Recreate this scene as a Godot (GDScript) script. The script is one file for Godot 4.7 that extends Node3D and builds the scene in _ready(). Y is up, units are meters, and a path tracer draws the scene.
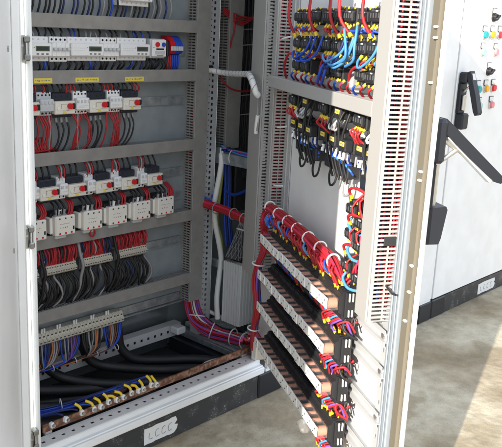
extends Node3D
# ---------------------------------------------------------------- geometry builder
class Geo:
	var v := PackedVector3Array()
	var n := PackedVector3Array()
	func tri(a: Vector3, b: Vector3, c: Vector3, nn: Vector3) -> void:
		if (b - a).cross(c - a).dot(nn) > 0.0:
			var t := b; b = c; c = t
		v.append(a); v.append(b); v.append(c)
		n.append(nn); n.append(nn); n.append(nn)
	func tri3(a: Vector3, b: Vector3, c: Vector3, na: Vector3, nb: Vector3, nc: Vector3) -> void:
		if (b - a).cross(c - a).dot(na + nb + nc) > 0.0:
			v.append(a); v.append(c); v.append(b); n.append(na); n.append(nc); n.append(nb)
		else:
			v.append(a); v.append(b); v.append(c); n.append(na); n.append(nb); n.append(nc)
	func quad(a: Vector3, b: Vector3, c: Vector3, d: Vector3, nn: Vector3) -> void:
		tri(a, b, c, nn); tri(a, c, d, nn)
	# box with chamfered edges, centre c, size s, chamfer b, optional basis
	func box(c: Vector3, s: Vector3, b := 0.0, bs := Basis.IDENTITY) -> Geo:
		var h := s * 0.5
		b = minf(b, minf(h.x, minf(h.y, h.z)) * 0.9)
		var ax := [Vector3(1, 0, 0), Vector3(0, 1, 0), Vector3(0, 0, 1)]
		for i in 3:
			var j := (i + 1) % 3
			var k := (i + 2) % 3
			for si in [-1.0, 1.0]:
				var o: Vector3 = ax[i] * (h[i] * si)
				var p: Vector3 = ax[j] * (h[j] - b)
				var q: Vector3 = ax[k] * (h[k] - b)
				quad(c + bs * (o - p - q), c + bs * (o + p - q), c + bs * (o + p + q), c + bs * (o - p + q), bs * (ax[i] * si))
				if b > 0.0:
					for sj in [-1.0, 1.0]:
						var p1: Vector3 = ax[i] * (h[i] * si) + ax[j] * ((h[j] - b) * sj)
						var p2: Vector3 = ax[i] * ((h[i] - b) * si) + ax[j] * (h[j] * sj)
						var nn: Vector3 = (ax[i] * si + ax[j] * sj).normalized()
						quad(c + bs * (p1 - q), c + bs * (p1 + q), c + bs * (p2 + q), c + bs * (p2 - q), bs * nn)
		if b > 0.0:
			for sx in [-1.0, 1.0]:
				for sy in [-1.0, 1.0]:
					for sz in [-1.0, 1.0]:
						var s3 := Vector3(sx, sy, sz)
						tri(c + bs * (Vector3(h.x, h.y - b, h.z - b) * s3), c + bs * (Vector3(h.x - b, h.y, h.z - b) * s3), c + bs * (Vector3(h.x - b, h.y - b, h.z) * s3), bs * (s3.normalized()))
		return self
	func span(a: Vector3, b: Vector3, ch := 0.0) -> Geo:
		return box((a + b) * 0.5, (b - a).abs(), ch)
	# round tube through points
	func tube(pts: Array, r: float, sides := 6, sub := 4, r2 := -1.0) -> Geo:
		if r2 < 0.0: r2 = r
		var path: Array[Vector3] = []
		var m := pts.size()
		for i in m - 1:
			var p0: Vector3 = pts[maxi(i - 1, 0)]
			var p1: Vector3 = pts[i]
			var p2: Vector3 = pts[i + 1]
			var p3: Vector3 = pts[mini(i + 2, m - 1)]
			for s in sub:
				path.append(p1.cubic_interpolate(p2, p0, p3, float(s) / sub))
		path.append(pts[m - 1])
		var ref := Vector3(0.31, 0.77, 0.55)
		var prev_p: Array = []
		var prev_n: Array = []
		var u := Vector3.ZERO
		for i in path.size():
			var t: Vector3 = (path[mini(i + 1, path.size() - 1)] - path[maxi(i - 1, 0)])
			if t.length() < 1e-7: t = Vector3.UP
			t = t.normalized()
			if i == 0:
				u = t.cross(ref).normalized()
			else:
				u = (u - t * u.dot(t)).normalized()
			var w := t.cross(u)
			var rr := lerpf(r, r2, float(i) / (path.size() - 1))
			var rp: Array = []
			var rn: Array = []
			for k in sides:
				var a := TAU * k / sides
				var d := u * cos(a) + w * sin(a)
				rn.append(d); rp.append(path[i] + d * rr)
			if i == 0 or i == path.size() - 1:
				for k in sides:
					tri(path[i], rp[k], rp[(k + 1) % sides], -t if i == 0 else t)
			if i > 0:
				for k in sides:
					var k2 := (k + 1) % sides
					tri3(prev_p[k], rp[k], rp[k2], prev_n[k], rn[k], rn[k2])
					tri3(prev_p[k], rp[k2], prev_p[k2], prev_n[k], rn[k2], prev_n[k2])
			prev_p = rp; prev_n = rn
		return self
	# cylinder from a to b
	func cyl(a: Vector3, b: Vector3, r: float, sides := 12, r2 := -1.0) -> Geo:
		return tube([a, b], r, sides, 1, r2)
	func torus(c: Vector3, axis: Vector3, R: float, r: float, seg := 14, sides := 5, sy := 1.0) -> Geo:
		var x := axis.cross(Vector3(0.3, 0.9, 0.2)).normalized()
		var y := axis.cross(x).normalized()
		var p: Array = []
		for i in seg + 1:
			var a := TAU * i / seg
			p.append(c + x * cos(a) * R + y * sin(a) * R * sy)
		return tube(p, r, sides, 1)
	# polygon (list of Vector2) extruded along z from z0 to z1
	func prism(poly: Array, z0: float, z1: float, bs := Basis.IDENTITY, o := Vector3.ZERO) -> Geo:
		var pp := PackedVector2Array(poly)
		var ids := Geometry2D.triangulate_polygon(pp)
		for k in range(0, ids.size(), 3):
			for z in [z0, z1]:
				tri(o + bs * Vector3(pp[ids[k]].x, pp[ids[k]].y, z), o + bs * Vector3(pp[ids[k + 1]].x, pp[ids[k + 1]].y, z), o + bs * Vector3(pp[ids[k + 2]].x, pp[ids[k + 2]].y, z), bs * Vector3(0, 0, -1.0 if z == z0 else 1.0))
		var area := 0.0
		for i in pp.size():
			area += pp[i].cross(pp[(i + 1) % pp.size()])
		for i in pp.size():
			var a := pp[i]
			var b := pp[(i + 1) % pp.size()]
			var d := (b - a).normalized()
			var nn := Vector3(d.y, -d.x, 0) * (1.0 if area > 0.0 else -1.0)
			quad(o + bs * Vector3(a.x, a.y, z0), o + bs * Vector3(b.x, b.y, z0), o + bs * Vector3(b.x, b.y, z1), o + bs * Vector3(a.x, a.y, z1), bs * nn)
		return self
	func mesh() -> ArrayMesh:
		var arr := []
		arr.resize(Mesh.ARRAY_MAX)
		arr[Mesh.ARRAY_VERTEX] = v
		arr[Mesh.ARRAY_NORMAL] = n
		var am := ArrayMesh.new()
		am.add_surface_from_arrays(Mesh.PRIMITIVE_TRIANGLES, arr)
		return am

# ---------------------------------------------------------------- naming and tree helpers
var used := {}
var rng := RandomNumberGenerator.new()
var M := {}

func numbered(key: String, called: String) -> String:
	var k := key + "/" + called
	var c: int = used.get(k, 0)
	used[k] = c + 1
	return called if c == 0 else "%s_%03d" % [called, c]

func tag(o: Node3D, label: String, category: String, group := "") -> Node3D:
	o.set_meta("label", label); o.set_meta("category", category)
	if group != "": o.set_meta("group", group)
	return o

func thing(called: String, label: String, category: String, group := "", xf := Transform3D.IDENTITY) -> Node3D:
	var o := Node3D.new()
	o.name = numbered("", called); o.transform = xf
	add_child(o)
	return tag(o, label, category, group)

func part(parent: Node3D, called: String, mesh: Mesh, mat: Material, xf := Transform3D.IDENTITY) -> MeshInstance3D:
	var o := MeshInstance3D.new()
	o.name = numbered("" if parent == self else str(parent.get_instance_id()), called)
	o.mesh = mesh; o.material_override = mat; o.transform = xf
	o.cast_shadow = GeometryInstance3D.SHADOW_CASTING_SETTING_ON
	parent.add_child(o)
	return o

func single(called: String, label: String, category: String, group: String, mesh: Mesh, mat: Material, xf := Transform3D.IDENTITY) -> MeshInstance3D:
	var o := part(self, called, mesh, mat, xf)
	tag(o, label, category, group)
	return o

func struct(called: String, mesh: Mesh, mat: Material, xf := Transform3D.IDENTITY) -> MeshInstance3D:
	var o := part(self, called, mesh, mat, xf)
	o.set_meta("kind", "structure")
	return o

func clone(src: Node3D, called: String, label: String, group: String, xf: Transform3D) -> Node3D:
	var o: Node3D = src.duplicate()
	o.name = numbered("", called); o.transform = xf
	add_child(o)
	o.set_meta("label", label)
	if group != "": o.set_meta("group", group)
	return o

func at(x: float, y: float, z: float) -> Transform3D:
	return Transform3D(Basis.IDENTITY, Vector3(x, y, z))
func bx(s: Vector3, b := 0.0, c := Vector3.ZERO) -> ArrayMesh:
	return Geo.new().box(c, s, b).mesh()

const ORD := ["first", "second", "third", "fourth", "fifth", "sixth", "seventh", "eighth", "ninth", "tenth", "eleventh", "twelfth", "thirteenth", "fourteenth", "fifteenth", "sixteenth", "seventeenth", "eighteenth", "nineteenth", "twentieth"]

func nth_word(i: int) -> String:
	if i < 20: return ORD[i]
	var tens := ["twenty", "thirty", "forty", "fifty", "sixty"]
	var tens2 := ["twentieth", "thirtieth", "fortieth", "fiftieth", "sixtieth"]
	var n := i + 1
	return tens2[n / 10 - 2] if n % 10 == 0 else tens[n / 10 - 2] + "-" + ORD[n % 10 - 1]

# ---------------------------------------------------------------- materials
func lin(r: float, g: float, b: float) -> Color:
	return Color(r, g, b).linear_to_srgb()
func mat(key: String, r: float, g: float, b: float, rough := 0.5, metal := 0.0) -> StandardMaterial3D:
	var m := StandardMaterial3D.new()
	m.albedo_color = lin(r, g, b); m.roughness = rough; m.metallic = metal
	M[key] = m
	return m
func noise(sd: int, freq: float, oct := 4, kind := FastNoiseLite.TYPE_SIMPLEX_SMOOTH) -> FastNoiseLite:
	var f := FastNoiseLite.new()
	f.seed = sd; f.frequency = freq; f.noise_type = kind
	f.fractal_octaves = oct
	return f
# texture from a seamless noise, mapped through a two-ended ramp of multipliers
func noise_tex(sd: int, freq: float, size: int, lo: Color, hi: Color, gain := 1.0, oct := 5) -> ImageTexture:
	var src := noise(sd, freq, oct).get_seamless_image(size, size)
	var img := Image.create(size, size, false, Image.FORMAT_RGB8)
	for y in size:
		for x in size:
			var t := clampf((src.get_pixel(x, y).r - 0.5) * gain + 0.5, 0.0, 1.0)
			img.set_pixel(x, y, lo.lerp(hi, t))
	return ImageTexture.create_from_image(img)
func bump_tex(sd: int, freq: float, size: int, strength: float, oct := 4) -> ImageTexture:
	var img := noise(sd, freq, oct).get_seamless_image(size, size)
	img.bump_map_to_normal_map(strength)
	return ImageTexture.create_from_image(img)
func triplanar(m: StandardMaterial3D, scale: float, world := true) -> void:
	m.uv1_triplanar = true; m.uv1_world_triplanar = world
	m.uv1_scale = Vector3(scale, scale, scale)

func concrete_tex() -> ImageTexture:
	var size := 2048
	var half := 1024
	var a := noise(3, 0.004, 5).get_seamless_image(half, half).get_data()
	var b := noise(8, 0.007, 6).get_seamless_image(half, half).get_data()
	var d := noise(5, 0.03, 5).get_seamless_image(half, half).get_data()
	var c := noise(21, 0.30, 2).get_seamless_image(half, half).get_data()
	var out := PackedByteArray()
	out.resize(size * size * 3)
	var base := Vector3(0.615, 0.556, 0.462) * 255.0
	var pale := Vector3(0.74, 0.695, 0.605) * 255.0
	var stain := Vector3(0.45, 0.39, 0.29) * 255.0
	var o := 0
	for y in size:
		var hy := (y >> 1) * half
		var cy := (y & 1023) * half
		for x in size:
			var i := hy + (x >> 1)
			var dd := d[i] / 255.0 - 0.5
			var g := c[cy + (x & 1023)] / 255.0 - 0.5
			var t := clampf((a[i] / 255.0 - 0.5) * 2.4 + 0.5 + dd * 0.5, 0.0, 1.0)
			var s := clampf((b[i] / 255.0 - 0.50 + dd * 0.45) * 4.5, 0.0, 1.0)
			var col := base.lerp(pale, t).lerp(stain, s * 0.45)
			var f := 1.0 + g * 0.16 + dd * 0.14
			if g > 0.27: f *= 0.78
			if g < -0.29: f *= 1.14
			col = col * f
			out[o] = int(clampf(col.x, 0, 255)); out[o + 1] = int(clampf(col.y, 0, 255)); out[o + 2] = int(clampf(col.z, 0, 255))
			o += 3
	return ImageTexture.create_from_image(Image.create_from_data(size, size, false, Image.FORMAT_RGB8, out))

func speck_tex(base: Color, speck: Color, sd: int, th: float) -> ImageTexture:
	var size := 512
	var a := noise(sd, 0.09, 2).get_seamless_image(size, size)
	var b := noise(sd + 1, 0.01, 4).get_seamless_image(size, size)
	var img := Image.create(size, size, false, Image.FORMAT_RGB8)
	for y in size:
		for x in size:
			var t := b.get_pixel(x, y).r
			var col := base.lerp(speck, clampf((t - 0.45) * 0.45, 0.0, 0.2))
			if a.get_pixel(x, y).r > th + (0.55 - t) * 0.5: col = col.lerp(speck, 0.75)
			img.set_pixel(x, y, col)
	return ImageTexture.create_from_image(img)

func make_materials() -> void:
	var m := mat("white", 0.80, 0.81, 0.80, 0.35)
	m.albedo_color = Color.WHITE
	m.albedo_texture = noise_tex(11, 0.006, 512, lin(0.80, 0.81, 0.805), lin(0.86, 0.87, 0.865), 1.6)
	m.normal_enabled = true; m.normal_texture = bump_tex(12, 0.09, 512, 0.5); m.normal_scale = 0.12
	triplanar(m, 1.6)
	m = mat("frame_white", 0.80, 0.82, 0.82, 0.4)
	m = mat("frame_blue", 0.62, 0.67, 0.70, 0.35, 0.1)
	m = mat("zinc", 0.42, 0.45, 0.47, 0.38, 0.75)
	m.albedo_color = Color.WHITE
	m.albedo_texture = noise_tex(31, 0.02, 512, lin(0.38, 0.42, 0.45), lin(0.56, 0.60, 0.63), 1.8)
	triplanar(m, 2.2)
	m = mat("plate", 0.4, 0.4, 0.4, 0.4, 0.35)
	m.albedo_color = Color.WHITE
	m.albedo_texture = noise_tex(33, 0.012, 512, lin(0.30, 0.345, 0.37), lin(0.37, 0.415, 0.44), 1.2)
	triplanar(m, 1.7)
	mat("polished", 0.52, 0.56, 0.58, 0.24, 0.8)
	m = mat("perf", 0.60, 0.615, 0.63, 0.42, 0.35)
	m = mat("perf_white", 0.80, 0.80, 0.79, 0.45, 0.1)
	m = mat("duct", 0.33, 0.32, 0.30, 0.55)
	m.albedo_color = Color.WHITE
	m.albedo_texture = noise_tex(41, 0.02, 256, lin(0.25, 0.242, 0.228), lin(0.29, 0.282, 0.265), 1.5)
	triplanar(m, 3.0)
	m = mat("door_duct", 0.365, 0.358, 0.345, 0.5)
	m = mat("plinth", 0.03, 0.03, 0.032, 0.5)
	m.albedo_color = Color.WHITE
	m.albedo_texture = speck_tex(lin(0.035, 0.036, 0.038), lin(0.36, 0.34, 0.30), 51, 0.83)
	triplanar(m, 2.0)
	m = mat("plinth_corner", 0.018, 0.02, 0.026, 0.28)
	m = mat("concrete", 0.4, 0.38, 0.33, 0.85)
	m.albedo_color = Color.WHITE
	m.albedo_texture = concrete_tex()
	m.normal_enabled = true; m.normal_texture = bump_tex(61, 0.12, 512, 2.0); m.normal_scale = 0.3
	triplanar(m, 0.27)
	m = mat("paper", 0.72, 0.72, 0.70, 0.8)
	mat("ink", 0.22, 0.22, 0.25, 0.7)
	mat("black", 0.016, 0.016, 0.018, 0.38)
	mat("black_matt", 0.022, 0.022, 0.025, 0.6)
	mat("relay_black", 0.018, 0.019, 0.022, 0.5)
	mat("relay_grey", 0.08, 0.085, 0.09, 0.5)
	mat("navy", 0.02, 0.025, 0.04, 0.4)
	mat("rubber", 0.014, 0.014, 0.015, 0.55)
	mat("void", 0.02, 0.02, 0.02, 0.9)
	mat("device", 0.84, 0.84, 0.84, 0.42)
	mat("device_grey", 0.56, 0.58, 0.60, 0.45)
	mat("cream", 0.78, 0.75, 0.65, 0.45)
	mat("contactor_white", 0.82, 0.79, 0.72, 0.45)
	mat("terminal", 0.56, 0.53, 0.44, 0.5)
	mat("lcd", 0.05, 0.058, 0.05, 0.2)
	mat("lcd_grey", 0.12, 0.14, 0.11, 0.2)
	mat("hole", 0.01, 0.01, 0.01, 0.8)
	mat("red", 0.62, 0.012, 0.018, 0.4)
	mat("red_wire", 0.38, 0.014, 0.020, 0.55)
	mat("pink_wire", 0.62, 0.02, 0.075, 0.55)
	mat("orange_wire", 0.50, 0.16, 0.05, 0.55)
	mat("brown_wire", 0.14, 0.06, 0.035, 0.55)
	mat("blue_wire", 0.015, 0.07, 0.48, 0.55)
	mat("light_blue_wire", 0.07, 0.27, 0.58, 0.55)
	mat("navy_wire", 0.012, 0.022, 0.11, 0.55)
	mat("violet_wire", 0.17, 0.07, 0.38, 0.55)
	mat("black_wire", 0.014, 0.014, 0.015, 0.55)
	mat("grey_wire", 0.28, 0.28, 0.29, 0.55)
	mat("white_wire", 0.75, 0.75, 0.73, 0.55)
	mat("green_wire", 0.38, 0.42, 0.06, 0.55)
	mat("yellow", 0.80, 0.56, 0.03, 0.45)
	mat("label_yellow", 0.78, 0.62, 0.08, 0.6)
	mat("copper_coil", 0.50, 0.235, 0.15, 0.45, 0.1)
	m = mat("copper_bar", 0.2, 0.1, 0.06, 0.42, 0.5)
	m.albedo_color = Color.WHITE
	m.albedo_texture = noise_tex(71, 0.03, 256, lin(0.16, 0.075, 0.045), lin(0.42, 0.23, 0.15), 2.2)
	triplanar(m, 4.0)
	mat("steel", 0.62, 0.62, 0.60, 0.28, 0.9)
	mat("hinge", 0.36, 0.36, 0.34, 0.38, 0.85)
	m = mat("aluminium", 0.76, 0.78, 0.77, 0.4, 0.15)
	mat("gasket", 0.145, 0.128, 0.096, 0.85)
	mat("stiffener", 0.30, 0.34, 0.38, 0.4, 0.2)
	m = mat("clear", 0.95, 0.93, 0.9, 0.06)
	m.transparency = BaseMaterial3D.TRANSPARENCY_ALPHA
	m.albedo_color.a = 0.05; m.metallic_specular = 0.2
	m = mat("clear_white", 0.95, 0.95, 0.93, 0.25)
	m.transparency = BaseMaterial3D.TRANSPARENCY_ALPHA
	m.albedo_color.a = 0.07
	mat("relay_face", 0.78, 0.77, 0.74, 0.35)
	mat("handle", 0.011, 0.013, 0.019, 0.5)
	mat("teal", 0.0, 0.36, 0.36, 0.3)
	mat("amber", 0.85, 0.42, 0.01, 0.3)
	mat("button_red", 0.75, 0.02, 0.03, 0.3)
	mat("pale_teal", 0.35, 0.62, 0.60, 0.3)
	mat("pale_red", 0.75, 0.25, 0.28, 0.3)
	mat("sleeve", 0.05, 0.05, 0.055, 0.6)

# ---------------------------------------------------------------- frames of reference
var DX := Transform3D(Basis(Vector3(-0.530344, 0, 0.847782), Vector3.UP, Vector3(-0.847782, 0, -0.530344)), Vector3(-0.02, 0, 0))   # the open right door: x from hinge to free edge, z towards its inner side
func dpos(w: float, y: float, nn: float) -> Vector3:
	return DX * Vector3(w, y, nn)
func dat(w: float, y: float, nn: float) -> Transform3D:
	return DX * Transform3D(Basis.IDENTITY, Vector3(w, y, nn))

# wires are swept tubes; ferrules and tags are their parts
var bulk := {}
const MASSES := {
	"wires inside the vertical cabinet duct": "red and black wires inside the vertical cabinet duct",
	"wires above the meter row": "dark and blue wires between the topmost duct and the white meters",
	"wires below the meter row": "dark and blue wires between the white meters and the stickered duct",
	"wires above the topmost duct": "dark and blue wires above the topmost horizontal duct",
	"wires above the upper breaker row": "red and black wires between the stickered duct and the upper breakers",
	"black wires above the lower breaker row": "black wires entering the lower breaker row from above",
	"wires below the white contactors": "short wires under the white contactors",
	"wire comb above the short terminal strips": "dense comb of mostly red wires above the short terminal strips",
	"black cables below the short terminal strips": "curtain of black cables below the short terminal strips",
	"wires inside the bright door duct": "red and black wires inside the bright slotted door duct",
	"wires inside the slim door duct": "red wires inside the slim vertical door duct",
	"short wires above the horizontal door duct": "short red and blue wires entering the horizontal door duct from above",
	"black wires hanging under the door duct": "black wires hanging under the horizontal door duct",
	"short wires just under the door duct": "short red wire stubs just under the horizontal door duct",
	"feeders from the vertical bundle": "short feeder wires from the vertical red bundle to the copper relay rows",
	"wires under the top row of copper relays": "red and black wires under the top row of copper relays",
	"wires under the second row of copper relays": "red and black wires under the second row of copper relays",
	"wires under the third row of copper relays": "red and black wires under the third row of copper relays",
	"wires under the lowest row of copper relays": "red and black wires under the lowest row of copper relays",
	"wires above the top row of copper relays": "black and red wires entering the top row of copper relays",
	"wires above the second row of copper relays": "black and red wires entering the second row of copper relays",
	"wires above the third row of copper relays": "black and red wires entering the third row of copper relays",
	"red wires above the lower breaker row": "red and grey wires entering the pale contact blocks of the lower breaker row",
	"pale loops under the door duct": "pale wire loops between the relays under the door duct",
	"red wires under the horizontal door duct": "short red wires with yellow ends below the relays under the door duct",
	"red wires in the right column": "red wires tangled between the relay pairs beside the bright duct",
	"black cables deep in the side bay": "black cables hanging deep in the side bay",
	"pale ties in the side bay": "pale tie wires across the black cables of the side bay",
	"red wires at the top of the side bay": "red wires crossing the top of the side bay",
	"blue wires below the yellow tags": "blue wires running between the yellow tags and the hanging blocks",
	"wires below the red and blue terminals": "red and blue wires dropping from the red and blue terminals",
	"wires below the relay with dials": "black wires dropping from the relay with the dials",
	"wires above the lowest row of copper relays": "black and red wires entering the lowest row of copper relays",
}
const BUNDLES := {
	"pink wire bundle on the floor frame": "pink and red wire bundle running along the floor frame to the open door",
	"red bundle crossing to the open door": "red wire bundle crossing from the vertical duct to the open door",
	"blue wires along the copper bar": "bundle of blue wires running along the copper bar to its clamps",
	"pale wires at the right end of the sill": "coil of thin pale wires behind the right end of the copper bar",
	"blue wires beside the crossing red bundle": "few blue wires beside the red bundle leaving the vertical duct",
	"thin wires on the zinc rail": "thin blue, pink and black wires lying on the zinc rail",
}
var bundles := {}
# wires too small and dense to tell apart in the photograph: gathered by place, one mesh per colour
func build_wire_masses() -> void:
	for g in bulk:
		var t := thing("wire_mass", MASSES[g], "wires")
		t.set_meta("kind", "stuff")
		for c in bulk[g]:
			var o := part(t, "ferrules" if c.ends_with("!") else "wires", bulk[g][c].mesh(), M[c.trim_suffix("!")])
			o.set_meta("kind", "stuff")
func bulk_geo(group: String, color: String) -> Geo:
	if not bulk.has(group): bulk[group] = {}
	if not bulk[group].has(color): bulk[group][color] = Geo.new()
	return bulk[group][color]
func ferrule_ends(pts: Array, ferrule_at: int) -> Array:
	var out := []
	if ferrule_at < 0: return out
	for e in ([0, pts.size() - 1] if ferrule_at == 2 else ([0] if ferrule_at == 0 else [pts.size() - 1])):
		var a: Vector3 = pts[e]
		var b: Vector3 = pts[1] if e == 0 else pts[e - 1]
		out.append([a, (b - a).normalized()])
	return out

func wire(label: String, group: String, pts: Array, r: float, color: String, ferrule_at := -1, ferrule_color := "yellow", called := "wire", category := "wire") -> MeshInstance3D:
	if MASSES.has(group):
		bulk_geo(group, color).tube(pts, r, 6, 3)
		for q in ferrule_ends(pts, ferrule_at):
			bulk_geo(group, ferrule_color + "!").cyl(q[0] - q[1] * 0.001, q[0] + q[1] * 0.010, r * 1.4, 6, r * 1.15)
		return null
	var o: MeshInstance3D
	if BUNDLES.has(group):
		if not bundles.has(group): bundles[group] = thing("wire_bundle", BUNDLES[group], "wire bundle")
		o = part(bundles[group], "wire", Geo.new().tube(pts, r, 6, 4).mesh(), M[color])
	else:
		o = single(called, label, category, group, Geo.new().tube(pts, r, 6, 4).mesh(), M[color])
	for q in ferrule_ends(pts, ferrule_at):
		part(o, "ferrule", Geo.new().cyl(q[0] - q[1] * 0.001, q[0] + q[1] * 0.011, r * 1.45, 7, r * 1.2).mesh(), M[ferrule_color])
	return o

# slotted wiring duct: x along its length, y across, z outwards; origin in the middle of its back
func duct(called: String, label: String, group: String, xf: Transform3D, length: float, width: float, depth: float, pitch: float, m: Material, slot := 0.5) -> Node3D:
	var t := thing(called, label, "wiring duct", group, xf)
	var wall := 0.0025
	part(t, "base", Geo.new().box(Vector3(0, 0, wall * 0.5), Vector3(length, width - 0.001, wall)).mesh(), m)
	var g := Geo.new()
	g.box(Vector3(0, 0, depth - 0.003), Vector3(length, width + 0.003, 0.006), 0.0018)
	part(t, "cover", g.mesh(), m)
	for s in [-1.0, 1.0]:
		g = Geo.new()
		var y: float = s * (width * 0.5 - wall * 0.5)
		var d0 := depth - 0.0062
		g.box(Vector3(0, y, wall + d0 * 0.07), Vector3(length, wall, d0 * 0.14 - wall * 0.3))
		g.box(Vector3(0, y, d0 - d0 * 0.06), Vector3(length, wall, d0 * 0.12))
		var cnt := int(length / pitch)
		var x0 := -length * 0.5
		for i in cnt + 1:
			var x := x0 + i * pitch
			var ww := pitch * (1.0 - slot)
			if i == 0 or i == cnt: ww *= 0.5
			g.box(Vector3(clampf(x, x0 + ww * 0.5, -x0 - ww * 0.5), y, d0 * 0.51), Vector3(ww, wall, d0 * 0.74))
			if i < cnt:
				g.box(Vector3(x + pitch * 0.5, y + s * -0.0004, d0 * 0.5), Vector3(pitch * slot, wall * 0.6, d0 * 0.06))
		part(t, "slotted_side", g.mesh(), m)
	return t

# flat strip with a row of square holes, along x; y across, z thickness
func perforated(length: float, width: float, pitch: float, hole: float, th: float, off := 0.0) -> Geo:
	var g := Geo.new()
	var w1 := width * 0.5 - hole * 0.5 + off
	var w2 := width * 0.5 - hole * 0.5 - off
	g.box(Vector3(0, -width * 0.5 + w1 * 0.5, 0), Vector3(length, w1, th))
	g.box(Vector3(0, width * 0.5 - w2 * 0.5, 0), Vector3(length, w2, th))
	var cnt := int(length / pitch)
	var bar := pitch - hole
	for i in cnt + 1:
		var x := -length * 0.5 + i * pitch
		var a := maxf(x - bar * 0.5, -length * 0.5)
		var b := minf(x + bar * 0.5, length * 0.5)
		if i == cnt: b = length * 0.5
		g.box(Vector3((a + b) * 0.5, off, 0), Vector3(b - a, hole, th))
	return g

func _ready() -> void:
	rng.seed = 20240611
	# ---- camera, sky, sun, exposure
	var cam := Camera3D.new()
	cam.name = "camera"
	cam.transform = Transform3D(Basis(Vector3(0.681396, 0.047295, 0.730385), Vector3(0.148853, 0.9681, -0.201556), Vector3(-0.716618, 0.246059, 0.65262)), Vector3(-2.335485, 1.58, 2.03239))
	cam.fov = 32.37; cam.near = 0.05; cam.far = 600.0
	add_child(cam)
	cam.make_current()
	var we := WorldEnvironment.new()
	we.name = "environment"
	var env := Environment.new()
	var sky := Sky.new()
	var psm := ProceduralSkyMaterial.new()
	psm.sky_top_color = Color(0.74, 0.80, 0.88)
	psm.sky_horizon_color = Color(0.93, 0.93, 0.93)
	psm.sky_curve = 0.18
	psm.ground_bottom_color = Color(0.55, 0.52, 0.46)
	psm.ground_horizon_color = Color(0.80, 0.80, 0.78)
	psm.sky_energy_multiplier = 0.86
	sky.sky_material = psm
	env.background_mode = Environment.BG_SKY
	env.sky = sky
	env.tonemap_mode = Environment.TONE_MAPPER_LINEAR
	env.tonemap_exposure = 3.1
	env.sdfgi_enabled = true; env.ssao_enabled = true; env.ssil_enabled = true
	we.environment = env
	add_child(we)
	var sun := DirectionalLight3D.new()
	sun.name = "sun"
	var el := deg_to_rad(19.7)
	var to_sun := Vector3(-0.9478 * cos(el), sin(el), 0.3190 * cos(el))
	sun.transform = Transform3D(Basis.looking_at(-to_sun, Vector3.UP), Vector3(0, 6, 0))
	sun.light_energy = 0.98; sun.light_angular_distance = 0.5
	sun.light_color = Color(1.0, 0.96, 0.90); sun.shadow_enabled = true
	add_child(sun)

	make_materials()
	build_ground()
	build_cabinets()
	build_left_door_and_hinges()
	build_right_door()
	build_cabinet_ducts()
	build_modules()
	build_breakers()
	build_terminals()
	build_cabinet_floor()
	build_side_bay()
	build_door_ducts()
	build_door_relays()
	build_interface_relays()
	build_door_harness()
	build_neighbour_controls()
	build_wire_masses()

# ---------------------------------------------------------------- ground
func build_ground() -> void:
	var pm := PlaneMesh.new()
	pm.size = Vector2(400, 400)
	struct("ground", pm, M.concrete)

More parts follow.
